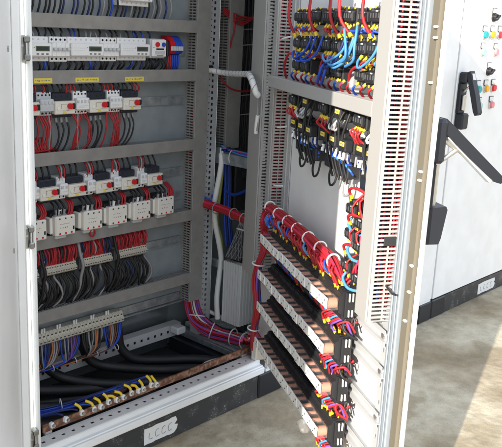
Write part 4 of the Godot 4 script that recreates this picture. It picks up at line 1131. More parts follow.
	for i in 26:
		var a := rng.randf() * TAU
		var rr := sqrt(rng.randf()) * 0.030
		var o := Vector3(cos(a) * rr, sin(a) * rr * 0.8, sin(a + 1.0) * rr)
		var c := "pink_wire" if rng.randf() < 0.4 else "red_wire"
		if i % 7 == 3: c = "violet_wire"
		if i % 11 == 5: c = "white_wire"
		var spread := 1.0 + rng.randf() * 0.5
		wire("pink or red wire of the bundle running along the floor frame to the open door", "pink wire bundle on the floor frame", [Vector3(-0.02 + o.x * 0.9, 0.40, -0.432 + o.z * 0.5), Vector3(-0.015 + o.x, 0.31, -0.425 + o.z * 0.7), Vector3(0.005 + o.x, 0.245, -0.40) + o * 0.4, Vector3(0.055, 0.195, -0.335) + o * spread, Vector3(0.085, 0.19, -0.25) + o * spread, Vector3(0.085, 0.195, -0.16) + o, Vector3(0.02, 0.25, -0.09) + o, e + o], 0.0046, c)
	for q in [[0.0, 0.27, -0.408, 0.3, 0.9, -0.2], [0.045, 0.20, -0.35, 0.6, -0.3, 0.9], [0.086, 0.19, -0.25, 0.2, 0, 1], [0.086, 0.195, -0.17, -0.1, 0.1, 1]]:
		single("cable_tie", "white tie round the pink wire bundle, %s" % ("topmost, under the duct" if q[1] > 0.25 else ("second from the duct" if q[1] > 0.195 and q[0] < 0.06 else ("third from the duct" if q[2] < -0.2 else "nearest the door"))), "cable tie", "white ties on the pink bundle", Geo.new().torus(Vector3(q[0], q[1], q[2]), Vector3(q[3], q[4], q[5]).normalized(), 0.038, 0.003, 16, 5).mesh(), M.white_wire)
	for i in 3:
		wire("pale blue cable lying on the white perforated frame", "pale cables on the bottom frame", [Vector3(0.02, 0.34, -0.46), Vector3(0.06, 0.25, -0.45 + i * 0.012), Vector3(0.13, 0.185, -0.40 + i * 0.02), Vector3(0.19, 0.175, -0.28), Vector3(0.16, 0.18, -0.14)], 0.005, ["grey_wire", "light_blue_wire", "black_wire"][i])
	wire("thick white cable bending down to the bottom frame behind the heater", "", [Vector3(0.045, 0.30, -0.47), Vector3(0.08, 0.275, -0.45), Vector3(0.14, 0.235, -0.42), Vector3(0.20, 0.20, -0.40)], 0.010, "white_wire")
	# red bundle leaving the vertical duct half way up
	for i in 14:
		var a := TAU * i / 14.0
		var o := Vector3(cos(a) * 0.018, sin(a) * 0.016, 0) * (0.5 + 0.5 * rng.randf())
		wire("red wire of the bundle crossing from the vertical duct to the open door", "red bundle crossing to the open door", [Vector3(0.015, 0.805, -0.43) + o, Vector3(0.032, 0.798, -0.375) + o, Vector3(0.037, 0.792, -0.286) + o, Vector3(0.015, 0.790, -0.19) + o, Vector3(-0.02, 0.79, -0.10) + o * 0.7, dpos(0.05, 0.80, 0.08) + o * 0.5], 0.0058, "red_wire" if i % 5 else "pink_wire")
	for z in [-0.34, -0.22, -0.13]:
		single("cable_tie", "pale tie round the crossing red bundle, %s the duct" % ("nearest" if z < -0.3 else ("second from" if z < -0.2 else "farthest from")), "cable tie", "ties on the crossing red bundle", Geo.new().torus(Vector3(0.036 if z < -0.3 else (0.022 if z < -0.2 else -0.008), 0.792, z), Vector3(-0.1, 0, 1), 0.0245, 0.0026, 14, 5).mesh(), M.grey_wire)
	for i in 4:
		wire("blue wire beside the red bundle leaving the vertical duct", "blue wires beside the crossing red bundle", [Vector3(0.02, 0.84 - i * 0.006, -0.425), Vector3(0.04, 0.82 - i * 0.01, -0.39), Vector3(0.07, 0.80, -0.40), Vector3(0.10, 0.84, -0.44)], 0.0036, "blue_wire")
	# white spiral cable from the post to the door
	var sp := thing("spiral_cable", "white spiral-wrapped cable loop between the post and the open door", "cable", "")
	var pts := [Vector3(0.030, 1.392, -0.425), Vector3(0.036, 1.392, -0.395), Vector3(0.04, 1.388, -0.33), Vector3(0.005, 1.392, -0.22), Vector3(-0.065, 1.402, -0.08), dpos(0.08, 1.408, 0.118), dpos(0.16, 1.40, 0.130), dpos(0.205, 1.378, 0.132), dpos(0.215, 1.352, 0.124), dpos(0.212, 1.340, 0.112)]
	part(sp, "cable", Geo.new().tube(pts, 0.0118, 10, 6).mesh(), M.white_wire)
	g = Geo.new()
	var curve := Curve3D.new()
	for i in pts.size():
		var t0: Vector3 = (pts[mini(i + 1, pts.size() - 1)] - pts[maxi(i - 1, 0)]) / 6.0
		curve.add_point(pts[i], -t0, t0)
	var L := curve.get_baked_length()
	var hp: Array = []
	for i in 260:
		var f := L * i / 259.0
		var p := curve.sample_baked(f, true)
		var tt := (curve.sample_baked(minf(f + 0.004, L), true) - curve.sample_baked(maxf(f - 0.004, 0.0), true)).normalized()
		var uu := tt.cross(Vector3(0.2, 1, 0.1)).normalized()
		var ww := tt.cross(uu)
		var a := f / 0.032 * TAU
		hp.append(p + (uu * cos(a) + ww * sin(a)) * 0.0122)
	part(sp, "spiral_gap", Geo.new().tube(hp, 0.0014, 4, 1).mesh(), M.grey_wire)
	part(sp, "post_clip", Geo.new().box(Vector3(0.034, 1.405, -0.418), Vector3(0.05, 0.018, 0.016), 0.004).mesh(), M.black)
	wire("thin dark tail hanging from the white spiral cable", "", [dpos(0.210, 1.342, 0.112), dpos(0.204, 1.29, 0.112), dpos(0.206, 1.255, 0.110), dpos(0.20, 1.21, 0.110)], 0.003, "grey_wire")
	single("spiral_end", "short white wrapped end hanging below the spiral cable", "cable", "", Geo.new().tube([dpos(0.206, 1.268, 0.110), dpos(0.198, 1.235, 0.111), dpos(0.19, 1.20, 0.110)], 0.008, 8, 4).mesh(), M.white_wire)

# ---------------------------------------------------------------- ducts on the open door
func build_door_ducts() -> void:
	var gp := "grey wiring ducts on the open door"
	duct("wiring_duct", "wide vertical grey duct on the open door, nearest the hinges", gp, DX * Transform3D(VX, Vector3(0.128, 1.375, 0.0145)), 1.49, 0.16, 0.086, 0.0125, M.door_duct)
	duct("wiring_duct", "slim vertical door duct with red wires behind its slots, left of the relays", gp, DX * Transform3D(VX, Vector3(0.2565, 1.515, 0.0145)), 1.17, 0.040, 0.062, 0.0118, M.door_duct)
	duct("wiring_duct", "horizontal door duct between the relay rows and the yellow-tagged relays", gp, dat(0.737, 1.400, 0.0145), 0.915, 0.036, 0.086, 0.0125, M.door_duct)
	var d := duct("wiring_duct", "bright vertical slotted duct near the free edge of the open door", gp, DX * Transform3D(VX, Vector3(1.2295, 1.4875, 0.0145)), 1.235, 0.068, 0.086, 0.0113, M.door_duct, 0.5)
	part(d, "lid_clip", Geo.new().box(Vector3(-0.405, -0.0352, 0.038), Vector3(0.024, 0.004, 0.032), 0.001).mesh(), M.black_matt)
	for i in 70:
		var w := 1.232 + rng.randf_range(-0.024, 0.014)
		var n := rng.randf_range(0.03, 0.082)
		var c: String = ["black_wire", "red_wire", "black_wire", "black_wire", "red_wire", "navy_wire", "black_wire"][i % 7]
		wire("wire running inside the bright slotted duct of the door", "wires inside the bright door duct", [dpos(w, 2.05, n), dpos(w + rng.randf_range(-0.01, 0.01), 1.7, n), dpos(w, 1.4, n + rng.randf_range(-0.01, 0.01)), dpos(w + rng.randf_range(-0.01, 0.01), 1.1, n), dpos(w, 0.89 + rng.randf() * 0.08, n)], 0.0038, c)
	for i in 10:
		var w := 0.258 + rng.randf_range(-0.012, 0.014)
		var n := rng.randf_range(0.025, 0.062)
		wire("red wire running inside the slim door duct", "wires inside the slim door duct", [dpos(w, 2.05, n), dpos(w + rng.randf_range(-0.006, 0.006), 1.6, n), dpos(w, 1.3, n), dpos(w, 0.96, n)], 0.0036, "red_wire" if i % 3 else "black_wire")
	wire("black wire end sticking out of the bright slotted duct", "", [dpos(1.262, 0.965, 0.05), dpos(1.285, 0.965, 0.055), dpos(1.30, 0.957, 0.050), dpos(1.312, 0.958, 0.046)], 0.0028, "black_wire")
	for q in [[0.285, 1.545], [0.29, 1.235], [0.29, 1.02]]:
		wire("short pale wire end sticking out of the slim door duct", "pale wire ends at the slim door duct", [dpos(q[0] - 0.012, q[1], 0.055), dpos(q[0] + 0.02, q[1] + 0.004, 0.058), dpos(q[0] + 0.06, q[1] + 0.012, 0.045)], 0.0036, "white_wire")

# ---------------------------------------------------------------- contactor relays on the door
func relay_proto() -> Node3D:
	var t := thing("control_relay", "", "relay", "black control relays on the open door", Transform3D.IDENTITY)   # origin: bottom centre, back
	var g := Geo.new()
	g.box(Vector3(0, 0.022, 0.031), Vector3(0.072, 0.046, 0.060), 0.003)
	part(t, "body", g.mesh(), M.relay_black)
	part(t, "front", Geo.new().box(Vector3(0, 0.022, 0.0665), Vector3(0.060, 0.027, 0.012), 0.003).mesh(), M.relay_black)
	g = Geo.new()
	for i in 4:
		g.box(Vector3(-0.024 + i * 0.016, 0.023, 0.0732), Vector3(0.006, 0.012, 0.0014), 0.0004)
	part(t, "front_detail", g.mesh(), M.relay_grey)
	part(t, "marker_tag", Geo.new().box(Vector3(0.012, 0.0335, 0.0732), Vector3(0.012, 0.0035, 0.001)).mesh(), M.device_grey)
	for i in 3:
		var x := -0.022 + i * 0.022
		for y in [0.0465, -0.0025]:
			part(t, "terminal_screw", Geo.new().cyl(Vector3(x, y * 0.9 + 0.002, 0.0612), Vector3(x, y * 0.9 + 0.002, 0.0628), 0.0040, 7).mesh(), M.yellow if (i != 1) else M.relay_grey)
	return t

func slim_proto() -> Node3D:
	var t := thing("plug_in_relay", "", "relay", "slim relays with yellow tags on the open door", Transform3D.IDENTITY)
	part(t, "socket", Geo.new().box(Vector3(0, 0.015, 0.022), Vector3(0.060, 0.046, 0.042), 0.003).mesh(), M.relay_black)
	part(t, "relay_body", Geo.new().box(Vector3(0, 0.016, 0.0555), Vector3(0.052, 0.032, 0.025), 0.003).mesh(), M.relay_black)
	var l := part(t, "yellow_tag", Geo.new().box(Vector3(0.004, 0.020, 0.0688), Vector3(0.032, 0.0125, 0.0018), 0.0005).mesh(), M.label_yellow)
	part(l, "print", Geo.new().box(Vector3(0.0, 0.021, 0.0699), Vector3(0.014, 0.003, 0.0005)).box(Vector3(0.012, 0.0195, 0.0699), Vector3(0.005, 0.005, 0.0005)).mesh(), M.ink)
	return t

func build_door_relays() -> void:
	var g1 := "black control relays on the open door"
	var proto := relay_proto()
	var first := true
	var rows := [["top row", 1.600, [0.535, 0.615, 0.697, 0.805, 0.885, 0.965, 1.062, 1.138]], ["second row", 1.520, [0.535, 0.615, 0.697, 0.805, 0.885, 0.965, 1.062, 1.138]], ["third row", 1.450, [0.540, 0.622, 0.700, 0.812, 0.895, 0.975, 1.068, 1.140]], ["row under the duct", 1.338, [0.525, 0.815, 1.085]]]
	for r in rows.size():
		var ws: Array = rows[r][2]
		for i in ws.size():
			if r == 2 and (i == 2 or i == 5): continue
			var label := "black control relay, %s from the hinge side in the door's %s" % [ORD[i], rows[r][0]]
			var xf := dat(ws[i] + rng.randf_range(-0.003, 0.003), rows[r][1] + rng.randf_range(-0.003, 0.003), 0.0165) * Transform3D(Basis(Vector3(0, 0, 1), rng.randf_range(-0.03, 0.03)), Vector3.ZERO)
			if first:
				proto.transform = xf; proto.set_meta("label", label); first = false
			else:
				clone(proto, "control_relay", label, g1, xf)
	# pale lamp block in the third row
	single("grey_socket", "pale grey socket at the right end of the third relay row", "socket", "", Geo.new().box(Vector3(0, 0, 0), Vector3(0.03, 0.05, 0.05), 0.008).mesh(), M.grey_wire, dat(0.995, 1.455, 0.06))
	for q in [[1.052, 1.082], [1.115, 1.058], [1.058, 1.012], [1.118, 0.99], [1.068, 0.945], [1.130, 0.922]]:
		pass
	var low := [[1.082, 1.098, "upper left of the pairs hidden behind the bright duct"], [1.142, 1.075, "upper right of the pairs hidden behind the bright duct"], [1.086, 1.030, "middle left of the pairs beside the bright duct"], [1.146, 1.012, "middle right of the pairs beside the bright duct"], [1.075, 0.940, "lowest of the column, beside the end of the red bundle"], [1.148, 0.925, "lowest right of the column, under the bright duct"]]
	for q in low:
		clone(proto, "control_relay", "black control relay, " + q[2], g1, dat(q[0], q[1], 0.0165))
	# slim relays with yellow tags
	var sp := slim_proto()
	var first2 := true
	var cols := [[0.540, 0.615, 0.692], [0.822, 0.900, 0.978], [1.100, 1.166]]
	var cn := ["hinge-side group", "middle group", "group next to the bright duct"]
	for ci in 3:
		for i in cols[ci].size():
			var label := "slim relay with yellow tag, %s of the %s" % [ORD[i], cn[ci]]
			var xf := dat(cols[ci][i], 1.268 - i * 0.003, 0.0165)
			if first2:
				sp.transform = xf; sp.set_meta("label", label); first2 = false
			else:
				clone(sp, "plug_in_relay", label, "slim relays with yellow tags on the open door", xf)
	for q in [[0.645, 1.345, "hinge-side"], [0.925, 1.345, "middle"]]:
		clone(sp, "plug_in_relay", "single slim relay with a yellow tag right of the %s relay below the duct" % q[2], "slim relays with yellow tags on the open door", dat(q[0], q[1], 0.0165))
	# hanging connector blocks with wire loops
	var hang := [[0.560, 1.196], [0.690, 1.188], [0.838, 1.190], [0.952, 1.182], [1.112, 1.176]]
	for i in hang.size():
		var w: float = hang[i][0]
		var y: float = hang[i][1]
		var t := thing("hanging_connector", "black connector block hanging on wires below the yellow-tagged relays, %s from the hinge side" % ORD[i], "connector", "connector blocks hanging below the yellow tags", dat(w, y, 0.045))
		part(t, "block", Geo.new().box(Vector3(0, 0.02, 0), Vector3(0.072, 0.040, 0.040), 0.004).mesh(), M.relay_black)
		part(t, "face", Geo.new().box(Vector3(0, 0.02, 0.0206), Vector3(0.050, 0.022, 0.002), 0.0006).mesh(), M.navy)
		part(t, "wire_loop", Geo.new().tube([Vector3(-0.022, 0.001, 0), Vector3(-0.022, -0.03, 0.006), Vector3(0.002, -0.052, 0.010), Vector3(0.026, -0.04, 0.006), Vector3(0.030, 0.0, 0), Vector3(0.034, 0.06, -0.004), Vector3(0.036, 0.12, -0.006)], 0.0036, 6, 5).mesh(), M.black_wire if i != 3 else M.grey_wire)
		for k in 4:
			var x := -0.026 + k * 0.017
			part(t, "lead", Geo.new().tube([Vector3(x, 0.040, 0.006), Vector3(x + rng.randf_range(-0.008, 0.008), 0.058, 0.016), Vector3(x + rng.randf_range(-0.01, 0.01), 0.078, 0.010)], 0.0034, 6, 4).mesh(), M[["white_wire", "blue_wire", "grey_wire", "navy_wire"][k]])
			if k % 2 == 0:
				part(t, "white_sleeve", Geo.new().cyl(Vector3(x, 0.052, 0.013), Vector3(x + 0.002, 0.074, 0.014), 0.0056, 8).mesh(), M.device)
	# wires between the relay rows: red and blue with yellow ferrules
	var gaps := [[1.600, 1.566], [1.520, 1.497]]
	for r in 2:
		var ws: Array = rows[r][2]
		for i in ws.size():
			for k in 3:
				var x: float = ws[i] - 0.022 + k * 0.022
				var c: String = ["red_wire", "blue_wire", "red_wire", "light_blue_wire"][rng.randi() % 4]
				var n := 0.082
				if rng.randf() < 0.72:
					var x2 := x + rng.randf_range(-0.05, 0.05)
					var pts := [dpos(x, gaps[r][0] - 0.002, n - 0.004), dpos(x, gaps[r][0] - 0.014, n + 0.006), dpos((x + x2) * 0.5, (gaps[r][0] + gaps[r][1]) * 0.5 + rng.randf_range(-0.008, 0.004), n + rng.randf_range(-0.03, 0.012)), dpos(x2, gaps[r][1] + 0.014, n + 0.004), dpos(x2, gaps[r][1] + 0.002, n - 0.006)]
					wire("%s wire between door relay rows %s, %s contact of the %s relay" % [c.replace("_wire", "").replace("_", " "), ["one and two", "two and three"][r], ["left", "middle", "right"][k], nth_word(i)], "control wires between the upper relay rows", pts, 0.0031, c, 2)
	# long diagonal red wires and blue arcs
	var nth := 0
	for q in [[0.50, 1.66, 0.515, 1.56], [0.70, 1.66, 0.715, 1.568], [0.865, 1.66, 0.905, 1.565], [0.93, 1.66, 0.985, 1.57], [1.10, 1.66, 1.12, 1.57]]:
		nth += 1
		wire("thick red wire crossing the top relay row, %s from the hinge side" % nth_word(nth - 1), "thick red wires across the top relays", [dpos(q[0], q[1] + 0.05, 0.10), dpos(lerpf(q[0], q[2], 0.4), lerpf(q[1], q[3], 0.4), 0.108), dpos(q[2], q[3], 0.084)], 0.0046, "red_wire", 1)
	nth = 0
	for q in [[0.52, 0.66, 1.508, "blue_wire"], [0.56, 0.70, 1.500, "blue_wire"], [0.60, 0.76, 1.502, "blue_wire"], [0.80, 0.95, 1.512, "light_blue_wire"], [0.82, 0.93, 1.494, "navy_wire"], [0.84, 0.99, 1.504, "light_blue_wire"], [0.87, 1.0, 1.498, "light_blue_wire"], [1.06, 1.16, 1.508, "light_blue_wire"]]:
		nth += 1
		wire("%s arc sagging below the second relay row, %s from the hinge side" % [q[3].replace("_wire", "").replace("_", " "), nth_word(nth - 1)], "blue arcs below the second relay row", [dpos(q[0], 1.522, 0.080), dpos(q[0] + 0.01, q[2], 0.095), dpos((q[0] + q[1]) * 0.5, q[2] - 0.014, 0.108), dpos(q[1] - 0.01, q[2] + 0.008, 0.098), dpos(q[1] + 0.012, 1.54, 0.092), dpos(q[1] + 0.014, 1.565, 0.085)], 0.0036, q[3], 0)
	for q in [[0.975, 1.012], [1.06, 1.072]]:
		wire("light blue wire looping beside the second relay row, %s one" % ("middle" if q[0] < 1.0 else "right"), "light blue loops at the second relay row", [dpos(q[0] - 0.04, 1.602, 0.082), dpos(q[0], 1.585, 0.10), dpos(q[1], 1.545, 0.108), dpos(q[1] - 0.01, 1.51, 0.105), dpos(q[0] - 0.06, 1.492, 0.10)], 0.0038, "light_blue_wire", 0)
	# below the third row: short red and blue wires dropping behind the horizontal duct
	for i in 14:
		var w := 0.51 + i * 0.049 + rng.randf_range(-0.006, 0.006)
		var c: String = ["red_wire", "red_wire", "pink_wire", "blue_wire", "red_wire"][rng.randi() % 5]
		wire("short %s wire from the third relay row into the horizontal door duct" % ("blue" if c == "blue_wire" else "red"), "short wires above the horizontal door duct", [dpos(w, 1.452, 0.078), dpos(w - 0.006, 1.440, 0.088), dpos(w - 0.020, 1.430, 0.082), dpos(w - 0.034, 1.418, 0.066)], 0.0032, c, 0)
	for q in [[0.49, 1.50, 0.43, 1.46], [0.83, 1.505, 0.78, 1.47], [1.06, 1.49, 1.01, 1.47]]:
		wire("red wire looping left of the %s relay group in the third row" % ("hinge-side" if q[0] < 0.6 else ("middle" if q[0] < 1.0 else "last")), "red loops in the third relay row", [dpos(q[0] + 0.03, q[1] - 0.006, 0.08), dpos(q[0], q[1] + 0.004, 0.095), dpos(q[2], q[3], 0.09), dpos(q[2] - 0.03, q[3] - 0.04, 0.07)], 0.0042, "red_wire", 0)
	for q in [[0.80, 1.490], [0.835, 1.488]]:
		wire("blue wire falling in front of the third relay row, %s one" % ("left" if q[0] < 0.82 else "right"), "blue wires in front of the third relay row", [dpos(q[0] + 0.06, q[1] + 0.01, 0.085), dpos(q[0] + 0.03, q[1] - 0.005, 0.10), dpos(q[0] + 0.02, q[1] - 0.03, 0.105), dpos(q[0] - 0.02, q[1] - 0.055, 0.095)], 0.0048, "blue_wire")
	# below the horizontal duct
	for q in [0.525, 0.815, 1.085]:
		for k in 5:
			var x: float = q - 0.026 + k * 0.013
			wire("red wire below a control relay under the horizontal door duct", "red wires under the horizontal door duct", [dpos(x, 1.338, 0.078), dpos(x + rng.randf_range(-0.010, 0.014), 1.322 + rng.randf_range(-0.006, 0.004), 0.084 + rng.randf() * 0.014), dpos(x + 0.01 + rng.randf_range(-0.02, 0.03), 1.300 + rng.randf_range(-0.008, 0.008), 0.078), dpos(x + 0.02, 1.286, 0.05)], 0.0032, "red_wire", 0)
		for k in 3:
			var x: float = q - 0.022 + k * 0.022
			wire("short red wire above a control relay under the horizontal door duct", "short wires just under the door duct", [dpos(x, 1.382, 0.076), dpos(x, 1.388, 0.084), dpos(x + 0.004, 1.392, 0.06)], 0.0042, "red_wire" if k != 1 else "black_wire", 0)
		for k in 5:
			var x: float = q + 0.05 + k * 0.03 + rng.randf_range(-0.008, 0.008)
			if x > 1.17: continue
			wire("black wire hanging from the horizontal door duct past the slim relays", "black wires hanging under the door duct", [dpos(x, 1.388, 0.06), dpos(x + 0.004, 1.34, 0.078 + 0.01 * (k % 2)), dpos(x + rng.randf_range(-0.012, 0.012), 1.29, 0.082), dpos(x - 0.006, 1.23, 0.076), dpos(x + 0.004, 1.17, 0.06)], 0.0036, "black_wire")
		for k in 6:
			var x: float = q + 0.0 + k * 0.032 + rng.randf_range(-0.008, 0.008)
			if x > 1.17: continue
			var w := wire("pale sleeved wire between the slim relays and the blocks below", "pale sleeved wires on the door", [dpos(x, 1.262, 0.064), dpos(x + 0.003, 1.25, 0.078), dpos(x + rng.randf_range(-0.008, 0.008), 1.228, 0.07)], 0.0034, "grey_wire" if k % 2 else "navy_wire")
			part(w, "white_sleeve", Geo.new().cyl(dpos(x + 0.002, 1.256, 0.074), dpos(x + 0.003, 1.236, 0.077), 0.0054, 8).mesh(), M.device)
		for k in 3:
			var x: float = q + 0.06 + k * 0.02
			if x > 1.17: continue
			wire("pale looped wire between the relays under the door duct", "pale loops under the door duct", [dpos(x, 1.345, 0.06), dpos(x + 0.004, 1.322, 0.085), dpos(x + 0.016, 1.312, 0.088), dpos(x + 0.026, 1.325, 0.08), dpos(x + 0.026, 1.35, 0.06)], 0.0036, "grey_wire" if k else "white_wire")
		for k in 3:
			if q > 1.0: continue
			wire("blue wire running along the blocks below the yellow tags", "blue wires below the yellow tags", [dpos(q + 0.03 + rng.randf() * 0.03, 1.248 - k * 0.010, 0.055), dpos(q + 0.08, 1.236 + rng.randf_range(-0.015, 0.01), 0.075), dpos(q + 0.14, 1.230 + rng.randf_range(-0.02, 0.012), 0.068), dpos(q + 0.17 + rng.randf() * 0.04, 1.215 + rng.randf_range(-0.02, 0.02), 0.055)], 0.0030, "blue_wire" if k else "light_blue_wire")
	# right column: red and pale wires between the pairs
	for q in [[1.06, 1.15], [1.065, 1.078], [1.05, 0.992]]:
		wire("red wire arching over a relay of the right column", "red wires in the right column", [dpos(q[0] + 0.01, q[1], 0.08), dpos(q[0] + 0.012, q[1] + 0.022, 0.09), dpos(q[0] + 0.05, q[1] + 0.034, 0.085), dpos(q[0] + 0.10, q[1] + 0.018, 0.06)], 0.0042, "red_wire", 0)
		for k in 4:
			wire("red wire between the pairs of the right column", "red wires in the right column", [dpos(q[0] + 0.05 + k * 0.018, q[1] + rng.randf_range(0.0, 0.035), 0.05), dpos(q[0] + 0.04 + k * 0.018 + rng.randf_range(-0.015, 0.015), q[1] - 0.01 + rng.randf_range(-0.012, 0.012), rng.randf_range(0.07, 0.095)), dpos(q[0] + 0.05 + k * 0.016 + rng.randf_range(-0.02, 0.02), q[1] - 0.055 + rng.randf_range(-0.01, 0.015), 0.078)], 0.0031, "red_wire" if k < 3 else "pink_wire", 2)
		wire("light blue wire under the %s relay pair of the right column" % ("upper" if q[1] > 1.1 else ("middle" if q[1] > 1.0 else "lowest")), "light blue wires in the right column", [dpos(q[0] + 0.01, q[1] - 0.055, 0.075), dpos(q[0] + 0.014, q[1] - 0.072, 0.085), dpos(q[0] + 0.05, q[1] - 0.09, 0.08), dpos(q[0] + 0.10, q[1] - 0.085, 0.05)], 0.0044, "light_blue_wire")
	wire("grey wire curving below the hanging block next to the bright duct", "", [dpos(1.10, 1.176, 0.05), dpos(1.098, 1.14, 0.06), dpos(1.125, 1.122, 0.06), dpos(1.17, 1.118, 0.05)], 0.004, "grey_wire")

# ---------------------------------------------------------------- four rows of interface relays with copper coils
func interface_proto(tops: float, P: float) -> Node3D:
	var t := thing("interface_relay", "", "relay", "interface relays on the open door", Transform3D.IDENTITY)   # origin: lower edge of the white face, centre, on the mounting plate
	var g := Geo.new()
	# stepped black socket
	var prof := [Vector2(0.046, -0.030), Vector2(0.070, -0.030), Vector2(0.078, -0.024), Vector2(0.078, -0.010), Vector2(0.0885, -0.004), Vector2(0.0885, 0.042), Vector2(0.078, 0.046), Vector2(0.076, 0.056), Vector2(0.056, 0.060), Vector2(0.0545, 0.068), Vector2(0.046, 0.069)]
	part(t, "socket", g.prism(prof, -P * 0.47, P * 0.47, Basis(Vector3(0, 0, 1), Vector3(0, 1, 0), Vector3(1, 0, 0))).mesh(), M.relay_black)
	g = Geo.new()
	for i in 3:
		var x := (i - 1) * P * 0.3
		g.box(Vector3(x, 0.0595, 0.067), Vector3(P * 0.17, 0.004, 0.014), 0.001)
		g.box(Vector3(x, 0.0700, 0.050), Vector3(P * 0.17, 0.003, 0.006), 0.001)
	part(t, "terminal_openings", g.mesh(), M.black)
	# plug-in relay: white front, clear cover, coil
	part(t, "front_plate", Geo.new().box(Vector3(0, 0.0245, 0.1235), Vector3(P * 0.93, 0.0310, 0.005), 0.0015).mesh(), M.relay_face)
	var cv := part(t, "clear_cover", Geo.new().box(Vector3(0, 0.0205, 0.1050), Vector3(P * 0.90, 0.036, 0.0315), 0.002).mesh(), M.clear)
	part(cv, "coil", Geo.new().cyl(Vector3(P * 0.12, 0.0205, 0.092), Vector3(P * 0.12, 0.0205, 0.1185), 0.0148, 14).mesh(), M.copper_coil)
	part(cv, "yoke", Geo.new().box(Vector3(-P * 0.36, 0.0195, 0.105), Vector3(P * 0.15, 0.031, 0.028), 0.0008).mesh(), M.black_matt)
	part(cv, "contact_frame", Geo.new().box(Vector3(-P * 0.36, 0.0345, 0.100), Vector3(0.003, 0.002, 0.020)).mesh(), M.steel)
	part(cv, "back_plate", Geo.new().box(Vector3(0, 0.019, 0.0905), Vector3(P * 0.82, 0.032, 0.0025)).mesh(), M.brown_wire)
	part(t, "indicator", Geo.new().box(Vector3(P * 0.22, 0.031, 0.1262), Vector3(0.0045, 0.005, 0.0012)).mesh(), M.relay_grey)
	part(t, "print", Geo.new().box(Vector3(-P * 0.12, 0.017, 0.1262), Vector3(0.008, 0.0032, 0.001), 0.0, Basis(Vector3(0, 0, 1), 0.7)).mesh(), M.relay_grey)
	return t

